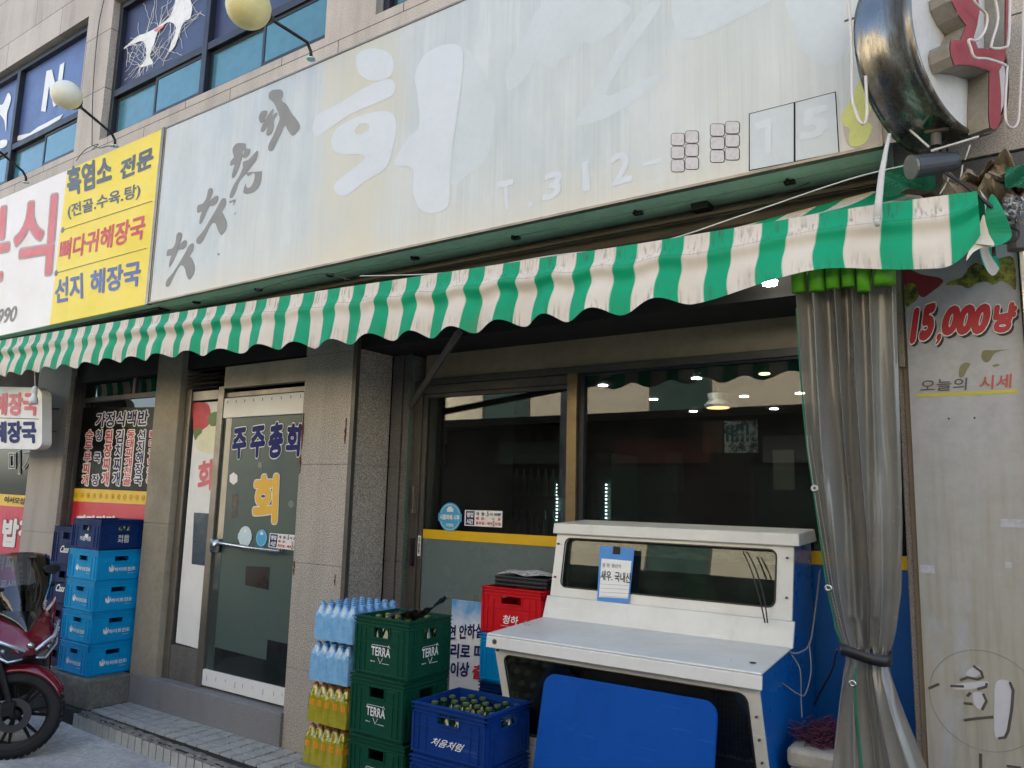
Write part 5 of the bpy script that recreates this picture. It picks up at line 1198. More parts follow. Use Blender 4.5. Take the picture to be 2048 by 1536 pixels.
# lids
m = MB(); m.hexa([(XL-.02,-.475,1.045),(XR+.025,-.475,1.045),(XR+.025,-.462,1.045),(XL-.02,-.462,1.045)],[(XL-.02,-.470,1.098),(XR+.025,-.470,1.098),(XR+.025,-.455,1.098),(XL-.02,-.455,1.098)])
m.hexa([(XL-.02,-.470,1.0985),(XR+.025,-.470,1.0985),(XR+.012,.0,1.125),(XL-.0,.0,1.125)],[(XL-.02,-.468,1.108),(XR+.025,-.468,1.108),(XR+.012,.0,1.134),(XL,.0,1.134)])
m.build('lower_lid', wp, FT, bevel=.005)
m = MB(); m.hexa([(XL-.01,.002,1.128),(XR+.015,.002,1.128),(XR+.015,.02,1.128),(XL-.01,.02,1.128)],[(XL-.01,.045,1.235),(XR+.015,.045,1.235),(XR+.015,.06,1.235),(XL-.01,.06,1.235)])
m.build('apron', wp, FT, bevel=.003)
m = MB(); m.hexa([(XL-.015,.098,1.552),(XR+.03,.098,1.552),(XR+.03,.425,1.565),(XL+.0,.425,1.565)],[(XL-.012,.105,1.607),(XR+.028,.105,1.607),(XR+.02,.425,1.622),(XL,.425,1.622)])
m.build('upper_lid', wp, FT, bevel=.006)
prof_ = [(-.425,1.045),(-.280,.60),(-.275,.02),(.42,.02),(.42,1.56),(.13,1.56),(.066,1.236),(.01,1.13),(-.42,1.10)]
for X0, X1, nm_ in ((XR-.012, XR, 'side_panel'), (XL, XL+.012, 'side_panel')):
    m = MB(); m.prism(prof_, lambda a, b: (X0, a+.012, b), lambda a, b: (X1, a+.012, b)); m.build(nm_, bluep if X0 > -1.5 else wp, FT)
MB().box(XL+.013,XR-.013,-.285,-.270,.02,.598).build('base_panel', wp, FT)
m = MB(); L_ = [Vector((x_, -.2865, z_)) for x_, z_ in rrect(XL+.14, XR-.14, .10, .545, .04)]; m.tube(L_+[L_[0]], .0025, 4, False); m.build('hatch_line', M['black'], FT)
MB().box(XL+.013,XR-.013,.405,.418,.02,1.55).build('back_panel', plain('tank_back', C(90,110,112), .5, dirt=.6), FT)
MB().box(XL+.013,XR-.013,-.26,.40,.60,.615).build('tank_floor', M['dark'], FT)
MB().box(XL+.013,XR-.013,-.41,.40,1.085,1.097).build('inner_cover', M['dark'], FT)
wat = NT('murky_water'); n_ = wat.noise(5, 6, .7, vec=wat.map((1,1,.5))); wat.p(Base_Color=wat.mix(wat.ramp(n_, .45, .75), C(16,52,42), C(70,120,96)), Roughness=.08); 
m = MB(); m.hexa([(XL+.02,.16,1.25),(XR-.02,.16,1.25),(XR-.02,.40,1.25),(XL+.02,.40,1.25)],[(XL+.02,.16,1.46),(XR-.02,.16,1.46),(XR-.02,.40,1.46),(XL+.02,.40,1.46)]); m.build('water', wat.m, FT)
fo = NT('grey_tan_mottle'); n_ = fo.noise(40, 5, .8, vec=fo.map((.25,1,1))); fo.p(Base_Color=fo.mix(fo.ramp(n_, .42, .62), C(92,98,92), C(186,172,140)), Roughness=.4)
m = MB(); m.hexa([(XL+.02,.161,1.461),(XR-.02,.161,1.440),(XR-.02,.40,1.44),(XL+.02,.40,1.461)],[(XL+.02,.170,1.530),(XR-.02,.168,1.505),(XR-.02,.40,1.505),(XL+.02,.40,1.530)]); m.build('tan_layer', fo.m, FT)  # mottled grey and tan layer above the water
m = MB(); m.hexa([(XL+.02,-.25,.63),(XR-.02,-.25,.63),(XR-.02,.40,.63),(XL+.02,.40,.63)],[(XL+.02,-.375,.98),(XR-.02,-.375,.98),(XR-.02,.40,.98),(XL+.02,.40,.98)])
MB().tube([(-2.0,-.34,1.08),(-2.0,-.20,.62)], .018, 10).build('pipe', plain('grey_pipe', C(120,130,128), .5), FT)
bk = MB()
for i in range(12): bk.box(-1.16+i*.016,-1.153+i*.016,-.325,-.32,.74,.98)
for i in range(11): bk.box(-1.165,-.965,-.322,-.318,.74+i*.023,.748+i*.023)
bk.box(-1.17,-.96,-.33,-.31,.9805,1.0)
bk.build('basket', plain('grey_green_basket', C(64,72,68), .6), FT)
m = MB()
for (x_, y_, z_) in ((XL+.03,-.4725,1.075),): m.lathe([(.001,-.002),(.012,-.002),(.010,.004),(.001,.004)], 10, (x_, y_-.001, z_), 'y')
m.build('screw', M['alu_dull'], FT)
for p_ in ((-.99,-.35,1.118),(-1.0,.36,1.626)):
    m = MB(); m.tube([Vector(p_)+Vector((-.012,0,0)), Vector(p_)+Vector((.012,0,0))], .003, 5); m.tube([Vector(p_)+Vector((0,-.012,0)), Vector(p_)+Vector((0,.012,0))], .0029, 5); m.build('corner_clip', M['black'], FT)
m = MB(); m.tube([Vector((-2.13+.014*math.cos(a/8*6.28), -.23, 1.128+.014*math.sin(a/8*6.28))) for a in range(9)], .003, 6, False); m.build('lift_ring', M['steel'], FT)
# price tag on the glass
TG = thing('product_tag', fU(.20,.2,.01), 'blue and white paper tag with handwritten Korean words on the upper tank glass', 'paper tag')
def q4(a0, a1, a2, a3, o=.014):  # px corners on the plane of the upper front
    nn = Vector((0,-(1.56-1.235),.125-.06)).normalized(); o0 = Vector((0,.125,1.56)) + nn*o
    def g_(px, py):
        a, b = px-1024., py-768.; dv = Vector((RX[0]*a+RX[1]*b+RX[2]*FPX, RY[0]*a+RY[1]*b+RY[2]*FPX, RZ[0]*a+RZ[1]*b+RZ[2]*FPX)); return CAM + dv*((o0-CAM).dot(nn)/dv.dot(nn))
    return [g_(*p) for p in (a0, a1, a2, a3)]
bp = plain('tag_blue', C(56,132,206), .4, bump=0)
m = MB(); v_ = q4((1194,1203),(1258,1206),(1269,1098),(1200,1092), .012); m.add(v_, [(0,1,2,3)]); m.build('blue_sleeve', bp, TG, solid=.002)
m = MB(); v_ = q4((1198,1194),(1256,1197),(1263,1122),(1203,1117), .015); m.add(v_, [(0,1,2,3)]); m.build('white_card', M['white'], TG, solid=.0008)
m = MB(); v_ = q4((1225,1108),(1240,1109),(1241,1094),(1227,1092), .0145); m.add(v_, [(0,1,2,3)]); m.build('notch', M['tank_glass'] if False else M['dark'], TG)
def tl4(tx, BL_, BR_, TL_, m_, **kw): a, b, c_ = q4(BL_, BR_, TL_, TL_, .0165)[:3]; lettering(tx, a, b, c_, m_, TG, lift=.001, **kw)
tl4('새우. 국내산', (1201,1160),(1262,1167),(1202,1140), M['ink'], bold=.015)
tl4('품 명  원산지', (1205,1134),(1242,1137),(1205,1126), M['ink'], bold=.0)
gl = MB()
for k in range(4): a, b = q4((1200,1168+k*8),(1257,1171+k*8),(0,0),(0,0), .0168)[:2]; gl.tube([a,b], .0006, 3)
gl.build('ruled_line', M['navy'], TG)
for pts_, lab in (([(1486,1103,.04),(1502,1140,.03),(1520,1200,.01),(1530,1246,-.01)], 'black air hose hanging over the upper tank window'), ([(1494,1104,.04),(1512,1140,.03),(1528,1195,.01),(1535,1246,-.01)], 'second black air hose hanging close beside the first on the upper tank window')):
    cable('air_hose', pts_, .03, .0035, M['wire'], lab, 'hoses over the tank window')
cable('power_cord', [(1578,1304,-.02),(1596,1306,.0),(1618,1290,.08),(1628,1240,.2),(1640,1140,.38)], .1, .004, plain('grey_cord', C(120,124,128), .5, bump=0), 'grey power cord looping from the tank corner up to the window', None)
cable('power_cord', [(1618,1284,.08),(1622,1340,.0),(1612,1385,-.05),(1600,1390,-.08),(1570,1370,-.1),(1540,1345,-.2)], .1, .003, _mats['grey_cord'], 'grey power cord hanging in a loop below the tank corner', None)
cable('power_cord', [(1582,1308,-.02),(1600,1340,-.02),(1602,1400,-.05),(1604,1435,-.08)], .1, .003, _mats['grey_cord'], 'thin grey power cord dropping to the white box', None)
# blue table top leaning on the tank
BB = MB(); bw, bh = .775, 1.00; c0 = Vector((-1.86,-.70,.005)); up_ = Vector((0,.225,.975)).normalized(); nb_ = Vector((0,-up_.z,up_.y))
BB.prism(rrect(0, bw, 0, bh, .055, 6), lambda a, b: c0+Vector((a,0,0))+up_*b+nb_*.014, lambda a, b: c0+Vector((a,0,0))+up_*b-nb_*.006)
tag(BB.build('blue_board', weathered('bright_blue_board', C(0,70,150), .55, .0, 4, .12, .35), bevel=.004), 'bright blue board with rounded corners leaning on the front of the fish tank', 'board')
# white box with net bag at the right
WB = thing('white_box', (-.72,-.10,.0), 'grimy white electric box on the floor between the tank and the curtain', 'box')
MB().box(-.895,-.56,-.22,.05,.0,.72).build('box_body', plain('old_white_enamel', C(176,172,160), .5, dirt=.6, scale=9), WB, bevel=.008)
MB().box(-.905,-.55,-.23,.06,.722,.795).build('box_lid', _mats['old_white_enamel'], WB, bevel=.018)
nt_ = MB(); rc = random.Random(9)
for k in range(420):
    a_ = rc.uniform(0,6.28); q_ = rc.uniform(0,1)**.5; c_ = Vector((-.77+.12*q_*math.cos(a_), -.06+.09*q_*math.sin(a_), .802+rc.uniform(0,1)*.085*(1-q_*q_))); L_ = [c_]
    for i in range(5): L_.append(L_[-1]+Vector((rc.uniform(-.03,.03), rc.uniform(-.03,.03), rc.uniform(-.014,.014))))
    nt_.tube(L_, .0016, 4)
tag(nt_.build('net_bag', plain('purple_net', C(84,32,56), .6, dirt=.4)), 'dark purple net bag heaped on the white box', 'net bag')

# ================================================================== PLASTIC CURTAIN
CU = thing('plastic_curtain', (-.56,-.42,1.3), 'grey see-through plastic curtain with bright green top loops, tied in with a black strap', 'curtain')
vs = [540,560,640,760,900,1050,1180,1260,1305,1325,1350,1420,1480,1560,1640]
lx = [1585,1586,1594,1603,1616,1637,1655,1672,1688,1689,1684,1672,1664,1655,1646]
rx_ = [1793,1794,1796,1799,1804,1808,1806,1794,1780,1776,1780,1806,1830,1862,1890]
cy = -.42
def cur(u, v, off=0.0):
    py = 545 + v*(1640-545); a = interp(py, vs, lx); b = interp(py, vs, rx_)
    wd = (b-a)/208.; s_ = u
    tie = math.exp(-((py-1315)/55)**2)
    amp = (.030+.012*math.sin(u*5))*(1-.45*tie)*(1 if py < 1315 else .8)
    ph = 2*math.pi*(5.6*u + .35*math.sin(v*3+u*2)*v + .10*math.sin(u*11)); 
    if py < 1300: ph += 1.6*v*v*math.sin(u*3.1)
    else: ph = ph*.9+1.3*math.sin(u*4+v*5)
    hf = max(.22, 1-1.7*v) if py < 1240 else .5; w1 = math.sin(ph)*hf + (1-hf)*1.0*math.sin(2*math.pi*(2.1*u-.55*v)+.8) + .25*math.sin(ph*1.7+v*9)*(1-hf)
    y = cy - amp*w1 - .02*math.sin(v*5+u*4)*(1-tie) + .02*tie
    px_ = a + (b-a)*(u + .018*math.cos(ph)*(1-tie)); p = P(px_, py, cy); 
    k = .004*math.sin(v*31+u*9)*math.exp(-((py-1230)/90)**2) + .003*math.sin(u*60+v*17)*tie
    return Vector((p.x, y+k+off, p.z))
t = NT('dirty_clear_pvc'); n1 = t.noise(4, 5, .6, vec=t.map((1,1,.3))); n2 = t.noise(40, 3, .6)
t.p(Base_Color=t.mix(t.ramp(n1, .35, .7), C(108,106,100), C(150,147,139)), Roughness=t.n('ShaderNodeMapRange', i0=n2, i1=.3, i2=.7, i3=.10, i4=.28).outputs[0], Coat_Weight=.7); t.bump(n1, .15, .01)
tr_ = t.n('ShaderNodeBsdfTransparent', Color=(.8,.8,.76,1)); tl_ = t.n('ShaderNodeBsdfTranslucent', Color=(.4,.39,.34,1)); m1 = t.n('ShaderNodeMixShader', i0=.27, i1=t.b.outputs[0], i2=tr_.outputs[0]); m2 = t.n('ShaderNodeMixShader', i0=.12, i1=m1.outputs[0], i2=tl_.outputs[0]); t.t.links.new(m2.outputs[0], t.out.inputs[0])
m = MB(); m.grid(150, 160, lambda u, v: cur(u, v)); m.build('sheet', t.m, CU, smooth=True)
m = MB(); m.grid(60, 160, lambda u, v: cur((.06+u*.88)*.93+.03*math.sin(v*4), v, .045)+Vector((.006,0,0))); m.build('sheet', t.m, CU, smooth=True)
grn = plain('lime_green_pvc', C(84,160,18), .45, 0, .1, bump=0)
for a_, b_, yb in ((1582,1612,585),(1616,1650,583),(1650,1680,578),(1682,1710,574),(1712,1742,583),(1745,1792,570)):
    p0, p1 = P(a_, 545, cy-.05), P(b_, 545, cy-.05); r_ = (p1.x-p0.x)/2; c_ = (p0+p1)/2; q_ = P((a_+b_)/2+1, yb, cy-.05)
    m = MB(); m.tube([(c_.x,c_.y,2.66),(c_.x,c_.y,c_.z),(q_.x,q_.y,q_.z)], [r_*.98,r_,r_*.95], 14); m.build('green_loop', grn, CU, smooth=True)
m = MB(); L_ = [cur(.0, i/60, -.008)+Vector((-.001,0,0)) for i in range(4, 42)]; m.tube(L_, .0032, 5); L_ = [cur(.30+.10*(i/18), .72+.28*i/18, -.018) for i in range(19)]; m.tube(L_, .004, 5); m.build('green_hem', plain('green_hem_tape', C(10,110,76), .5, bump=0), CU)
st_ = MB()
for i in range(150):
    v_ = .30+.40*i/150; 
    for du in (.045,.075): p = cur(du, v_, -.0045); st_.box(p.x-.0012,p.x+.0012,p.y-.001,p.y,p.z-.0011,p.z+.0011)
st_.build('stitching', plain('pale_stitch', C(200,206,200), .6, bump=0), CU)
for (px_, py_) in ((1628,977),(1656,1176),(1704,1367)):
    p = P(px_+1, py_, cy-.055); m = MB()
    m.lathe([(.006,-.003),(.010,-.005),(.0135,-.002),(.0135,.001),(.006,.001)], 16, p, 'y', caps=False); m.build('eyelet', M['steel'], CU, smooth=True)
m = MB()
def strap(u, v):
    th = u*2*math.pi; a = P(1684,1302,cy); b = P(1780,1312,cy); cx_ = (a+b)/2; rx2 = (b.x-a.x)/2+.004
    return (cx_.x+rx2*math.cos(th), cy-.0+.062*math.sin(th), cx_.z+.018-v*.038+ .007*math.cos(th)*-1+(.006*math.sin(th*2)))
m.grid(40, 2, strap); m.build('tie_strap', M['black'], CU, smooth=True, solid=.003)
cable('strap_tail', [(1688,1312,-.44),(1674,1300,-.40),(1664,1340,-.2),(1640,1385,-.05),(1628,1410,.02)], -.3, .004, M['wire'], 'black strap tail pulling the curtain back towards the tank', None)

# ================================================================== PRICE BOARD
PBd = thing('price_board', (-.24,-.03,1.6), 'tall stained white menu board with red price and faded Korean words at the right', 'menu board')
t = NT('shaded_stained_board'); a = t.noise(2.2, 6, .7, vec=t.map((1.4,1,.5))); b = t.noise(30, 3, .6, vec=t.map((1,1,.08))); e_ = t.noise(9, 6, .75); xyz = t.n('ShaderNodeSeparateXYZ', i0=t.co())
lowm = t.ramp(t.math('ADD', xyz.outputs[2], t.math('MULTIPLY', t.math('SUBTRACT', a, .5), 1.2)), .55, -.35)
c = t.mix(t.ramp(e_, .3, .7), C(148,149,152), C(172,173,176)); c = t.mix(t.math('MULTIPLY', lowm, .8), c, C(160,155,138)); c = t.mix(t.math('MULTIPLY', t.math('MULTIPLY', t.ramp(b, .45, .7), lowm), .5), c, C(132,124,102))  # base greys darkened for the awning's shade, beige stains mixed over them
c = t.mix(t.math('MULTIPLY', t.ramp(a, .60, .70), .5), c, C(168,176,194))
t.p(Base_Color=c, Roughness=.42); py_ = -.03
MB().box(-.432,-.035,py_,-.003,.35,2.95).build('board', t.m, PBd)
def pq(name, polys, m, o=.001, smooth=True): return decal(polys, lambda a, b: P(a, b, py_-o), m, PBd, name=name, smooth=smooth)
z8 = lambda a, b: (1880+a/3.488, 380+b/3.49); z5b = lambda a, b: (1550+a/3.072, 500+b/3.072)
pars = NT('parsley_print'); n_ = pars.noise(22, 6, .75); pars.p(Base_Color=pars.mix(pars.ramp(n_, .42, .60), C(44,50,28), C(136,140,40)), Roughness=.4)
pq('parsley_print', [[z5b(*q_) for q_ in [(1050,215),(1080,190),(1150,165),(1190,110),(1230,80),(1290,95),(1330,70),(1400,45),(1450,40),(1475,90),(1480,240),(1440,215),(1390,190),(1340,215),(1300,195),(1240,205),(1190,235),(1130,215)]]], pars.m)
pq('parsley_print', [[z5b(*q_) for q_ in [(798,225),(850,205),(875,240),(880,290),(840,330),(806,345)]]], pars.m, .0014)
pq('flower_print', [[z5b(*q_) for q_ in [(795,110),(900,150),(1010,170),(1030,200),(960,260),(905,290),(850,240),(798,225)]]], plain('dark_red_print', C(126,28,44), .4, bump=0), .0012)
sh_ = M['ink']
for ch, x0_, x1_, y0_, y1_, tl_ in (('15', 1821,1868, 689,676, 618),(',',1870,1880,690,688,668),('000', 1883,1978, 672,668, 612),('냥', 1984,2030, 667,664, 607)):
    tpx(ch, (x0_+4,y0_+6), (x1_+5,y1_+6), (x0_+8,tl_+6), py_-.0012, sh_, PBd, bold=.085 if ch != ',' else .03, lift=.001, shear=.12)
    tpx(ch, (x0_,y0_), (x1_,y1_), (x0_+4,tl_), py_-.0022, plain('price_red', C(176,30,40), .4, bump=0), PBd, bold=.07 if ch != ',' else .02, outline=M['white'], oamt=.03, lift=.002, shear=.12)
tpx('오늘의', (1840,784), (1933,780), (1842,760), py_-.001, plain('faded_black_letters', C(84,82,84), .5, bump=0), PBd, bold=.01)
tpx('시세', (1958,780), (2022,776), (1960,752), py_-.001, plain('brick_red_letters', C(176,80,74), .5, bump=0), PBd, bold=.015)
pq('yellow_line', [[(1832,788),(2036,778),(2036,786),(1832,794)]], plain('mustard_line', C(188,180,60), .5, bump=0), .001, False)
pq('leaf_print', [[z5b(*q_) for q_ in [(1268,660),(1280,618),(1340,616),(1440,612),(1380,622),(1345,640),(1320,680),(1290,690)]], [z5b(*q_) for q_ in [(1132,780),(1135,720),(1165,692),(1200,700),(1180,735),(1160,775)]], [z5b(*q_) for q_ in [(1335,710),(1365,700),(1380,708),(1350,718)]]], plain('olive_print', C(120,120,84), .5, dirt=.5, scale=30, bump=0))
z6 = lambda a, b: (1550+a/2.62, 950+b/2.62)
ci = MB(); cc0 = P(*z6(1095,1180), py_-.002); L_ = [cc0+Vector((.178*math.cos(k/40*6.2832),0,.178*math.sin(k/40*6.2832))) for k in range(41)]
ci.tube(L_, .0009, 4, False); ci.build('circle_line', plain('pale_green_line', C(134,146,130), .6, bump=0), PBd)
wh = plain('letter_white_faint', C(190,190,194), .5, dirt=.2, bump=0)
pq('faded_letter', [[z6(*q_) for q_ in [(1160,1085),(1225,1080),(1245,1130),(1240,1250),(1215,1370),(1155,1370),(1150,1200)]], [z6(*q_) for q_ in [(1000,1040),(1050,1000),(1085,1030),(1040,1060)]], [z6(*q_) for q_ in [(930,1100),(1100,1080),(1105,1110),(960,1125)]], [z6(*q_) for q_ in [(1040,1140),(1095,1145),(1105,1190),(1080,1230),(1045,1200)]]], wh)
sl = MB()
for L0 in ([(1040,1000),(1080,1030),(1090,1060),(1060,1070),(1010,1060),(970,1075)], [(920,1105),(990,1108)], [(1110,1090),(1105,1110),(1060,1122)], [(1090,1145),(1108,1185),(1085,1230)], [(1025,1140),(1008,1160)], [(990,1195),(1035,1200)], [(990,1285),(1060,1275),(1145,1268)], [(1230,1085),(1248,1130),(1240,1230),(1222,1340),(1205,1375),(1170,1380)], [(1078,1460),(1078,1536)], [(1215,1525),(1290,1535)], [(805,1118),(860,1095)]):
    sl.tube([P(*z6(*q_), py_-.001) for q_ in L0], .0045, 6)
sl.build('brush_line', plain('dark_brush_line', C(74,70,64), .6, bump=0), PBd)
sc2 = MB()
for q_ in ((1068,1037),(1226,1032)): sc2.lathe([(.001,-.003),(.004,-.003),(.004,0),(.001,0)], 8, P(*z5b(*q_), py_), 'y')
sc2.build('nail', M['ink'], PBd)
for q_, s_ in (((760,470),(.05,.03)),((1205,455),(.022,.022)),((1180,230),(.09,.03))): p = P(*z6(*q_), py_-.001); pt = MB(); pt.box(p.x,p.x+s_[0],p.y-.0006,p.y,p.z-s_[1],p.z); pt.build('paper_remnant', plain('paper_remnant', C(182,184,190), .7, dirt=.6, scale=60, bump=0), PBd)
tag(MB().box(-.470,-.452,-.012,-.001,.13,2.30).build('stone_strip', granite('rough_stone_strip', C(96,88,82), C(140,130,124), .4)), 'rough speckled stone strip left of the stained menu board', 'stone strip')
tag(MB().box(-.450,-.4335,-.022,-.001,.13,2.66).build('wood_trim', plain('brown_wood_trim', C(110,94,74), .7, dirt=.5)), 'brown wooden trim strip along the left edge of the stained menu board', 'trim')
PO = thing('steel_post', (-.46,-.03,2.5), 'short perforated steel post between the curtain and the menu board', 'post')
MB().box(-.462,-.440,-.05,-.024,2.30,2.72).build('post_body', M['alu'], PO)
hl = MB()
for k in range(4): hl.lathe([(.001,-.001),(.0025,-.001),(.0025,0),(.001,0)], 8, (-.451,-.051,2.36+k*.08), 'y')
hl.build('hole', M['ink'], PO)
tag(MB().box(-.030,-.012,-.06,-.002,.2,2.9).build('steel_post', M['steel'], bevel=.003), 'shiny steel post along the right edge of the stained menu board', 'post')
tag(MB().tube([P(2032,452,-.30), P(2034,500,-.30)], .03, 12).build('pipe_end', plain('grimy_grey_pipe', C(80,78,76), .5, dirt=.5)), 'grimy grey pipe end at the right edge under the crumpled cloth', 'pipe')

# scuffs, screws and rust on the tank
for i, (x_, y_, z_) in enumerate([(XL+.02,-.435,1.03),(XR-.02,-.40,.93),(XR-.02,-.37,.84),(XR-.02,-.34,.75),(XR-.025,.10,1.50),(XR-.025,.075,1.33),(XL+.02,.10,1.50),(XL+.02,.075,1.33)]):
    MB().lathe([(.001,-.004),(.0045,-.004),(.005,-.001),(.005,.012)], 8, (x_, y_-.004, z_), 'y').build('screw', M['alu_dull'], FT)
# ================================================================== SCOOTER (local: nose towards +x, origin on the ground under the front axle)
SCO = thing('scooter', (0,0,0), 'dark red scooter with smoked windscreen parked at the far left edge', 'motor scooter')
redp = plain('dark_red_paint', C(112,14,36), .16, .15, .08, 4, coat=.8, bump=0); blkp = plain('satin_black_plastic', C(20,20,22), .42, 0, .15, bump=.03)
def wheel(cx, parent, nm='wheel'):
    w_ = MB(); R0 = .272; pr = []
    for k in range(13):
        a = math.pi*k/12; pr.append((R0-.062+.062*math.sin(a)**.8 if math.sin(a) > 0 else R0-.062, -.052*math.cos(a)))
    w_.lathe([(R0-.075,-.045)]+pr+[(R0-.075,.045)], 44, (cx,0,R0), 'y', caps=False)
    for k in range(44):   # tread blocks
        a = 2*math.pi*k/44
        for s_ in (-1, 1):
            c_ = Vector((cx+(R0-.004)*math.cos(a+.03*s_), s_*.024, R0+(R0-.004)*math.sin(a+.03*s_))); t_ = Vector((-math.sin(a),0,math.cos(a))); n_ = Vector((math.cos(a),0,math.sin(a)))
            A_ = [c_+t_*q1*.011+Vector((0,q2*.014,0)) for q1, q2 in ((-1,-1),(1,-1),(1,1),(-1,1))]; w_.hexa(A_, [v+n_*.0065 for v in A_])
    tw = w_.build(nm, M['blackrub'], parent, smooth=False)
    r_ = MB(); r_.lathe([(R0-.076,-.042),(R0-.070,-.046),(R0-.070,-.034),(R0-.09,-.028),(R0-.09,.028),(R0-.070,.034),(R0-.070,.046),(R0-.076,.042)], 40, (cx,0,R0), 'y', caps=False)
    for k in range(7):
        a = 2*math.pi*k/7; 
        for da in (-.13,.13):
            p0 = Vector((cx+.035*math.cos(a),0,R0+.035*math.sin(a))); p1 = Vector((cx+(R0-.085)*math.cos(a+da),0,R0+(R0-.085)*math.sin(a+da))); r_.tube([p0,p1], [.013,.009], 6)
    r_.lathe([(.001,-.05),(.035,-.045),(.042,-.02),(.042,.02),(.035,.045),(.001,.05)], 18, (cx,0,R0), 'y')
    r_.build('rim', plain('black_alloy', C(20,20,22), .45, .4, .2), tw, smooth=False)
    d_ = MB(); d_.lathe([(.06,-.064),(.105,-.064),(.105,-.060),(.06,-.060)], 30, (cx,0,R0), 'y', caps=False); d_.build('brake_disc', plain('dull_disc', C(90,90,92), .4, .8, .3), tw)
    return tw
wf = wheel(0, SCO); wheel(-1.31, SCO)
fk = MB()
for s_ in (-1, 1): fk.tube([(0,s_*.075,.272),(-.05,s_*.075,.44),(-.115,s_*.075,.62)], [.017,.019,.022], 10)
fk.tube([(0,-.088,.272),(0,.088,.272)], .012, 10); fk.box(-.06,.01,-.10,-.066,.28,.36)
fk.build('fork', blkp, SCO, smooth=False)
def shell(name, mat, secs, n=16, e=2.4, cap=True):
    "loft of super-ellipse sections (x, z centre, half width, half height, lean)"
    m = MB()
    def f(u, v):
        s_ = v*(len(secs)-1); i = min(int(s_), len(secs)-2); t_ = s_-i; t2 = t_*t_*(3-2*t_)
        a, b = secs[i], secs[i+1]; q = [a[k]+(b[k]-a[k])*t2 for k in range(5)]
        th = 2*math.pi*u; c_, s2 = math.cos(th), math.sin(th)
        y = q[2]*math.copysign(abs(c_)**(2/e), c_); z = q[3]*math.copysign(abs(s2)**(2/e), s2)
        return (q[0]+z*q[4], y, q[1]+z)
    m.grid(n*2, (len(secs)-1)*5, f)
    if cap:
        for v_ in (0, 1): 
            ring_ = [Vector(f(k/(n*2), v_)) for k in range(n*2)]; m.add(ring_, [tuple(range(n*2))])
    return m.build(name, mat, SCO, smooth=True)
# front mudguard
fg = MB()
def guard(u, v):
    a = R_(28+v*118); r0 = .300+.012*math.sin(v*math.pi); w_ = .066*(1-.35*abs(v-.45)); th = (u-.5)*2
    return (r0*math.cos(a)*(1-.05*abs(th)**2), th*w_, .272+r0*math.sin(a)-.045*abs(th)**2.5)
fg.grid(12, 16, guard); fg.build('mudguard', redp, SCO, smooth=True, solid=.004)
# nose cowl (red), lower black chin
shell('front_cowl', redp, [(.105,.70,.010,.03,-.2),(.085,.705,.085,.065,-.35),(.03,.735,.155,.105,-.55),(-.05,.765,.205,.130,-.5),(-.13,.79,.225,.15,-.4),(-.23,.77,.225,.20,-.2),(-.32,.70,.21,.25,-.1)], e=2.1)
shell('chin', blkp, [(.04,.63,.02,.02,0),(.01,.61,.10,.045,0),(-.06,.58,.135,.07,0),(-.15,.55,.15,.09,0),(-.24,.52,.16,.12,0)], e=2.4)
shell('leg_shield', blkp, [(-.20,.62,.22,.30,-.1),(-.34,.60,.22,.30,0),(-.40,.50,.20,.22,0)], e=3)
for s_ in (-1, 1):
    m = MB()
    def side(u, v): return (-.12-u*.36, s_*(.225+.02*math.sin(u*3)+.01*v), .98-v*.55-u*.22+.03*math.sin(v*3))
    m.grid(12, 12, side); m.build('side_fairing', redp, SCO, smooth=True, solid=.006)
shell('floor_tunnel', blkp, [(-.34,.42,.17,.13,0),(-.55,.36,.17,.12,0),(-.80,.40,.16,.14,0)], e=3)
shell('rear_body', redp, [(-.66,.50,.10,.12,0),(-.80,.58,.16,.16,0),(-1.10,.64,.17,.15,0),(-1.40,.72,.14,.11,0),(-1.72,.80,.05,.05,0)], e=2.3)
shell('seat', blkp, [(-.58,.74,.07,.03,0),(-.70,.77,.13,.06,0),(-.95,.78,.16,.06,0),(-1.12,.84,.15,.06,0),(-1.45,.88,.13,.06,0),(-1.60,.89,.06,.03,0)], e=2.6)
shell('engine_cover', blkp, [(-.95,.34,.09,.09,0),(-1.15,.32,.13,.10,0),(-1.42,.30,.11,.09,0)], e=3)
MB().tube([(-1.0,-.15,.26),(-1.25,-.17,.27),(-1.62,-.17,.36)], [.03,.055,.06], 14).build('exhaust', plain('exhaust_black', C(44,44,46), .35, .5), SCO, smooth=True)
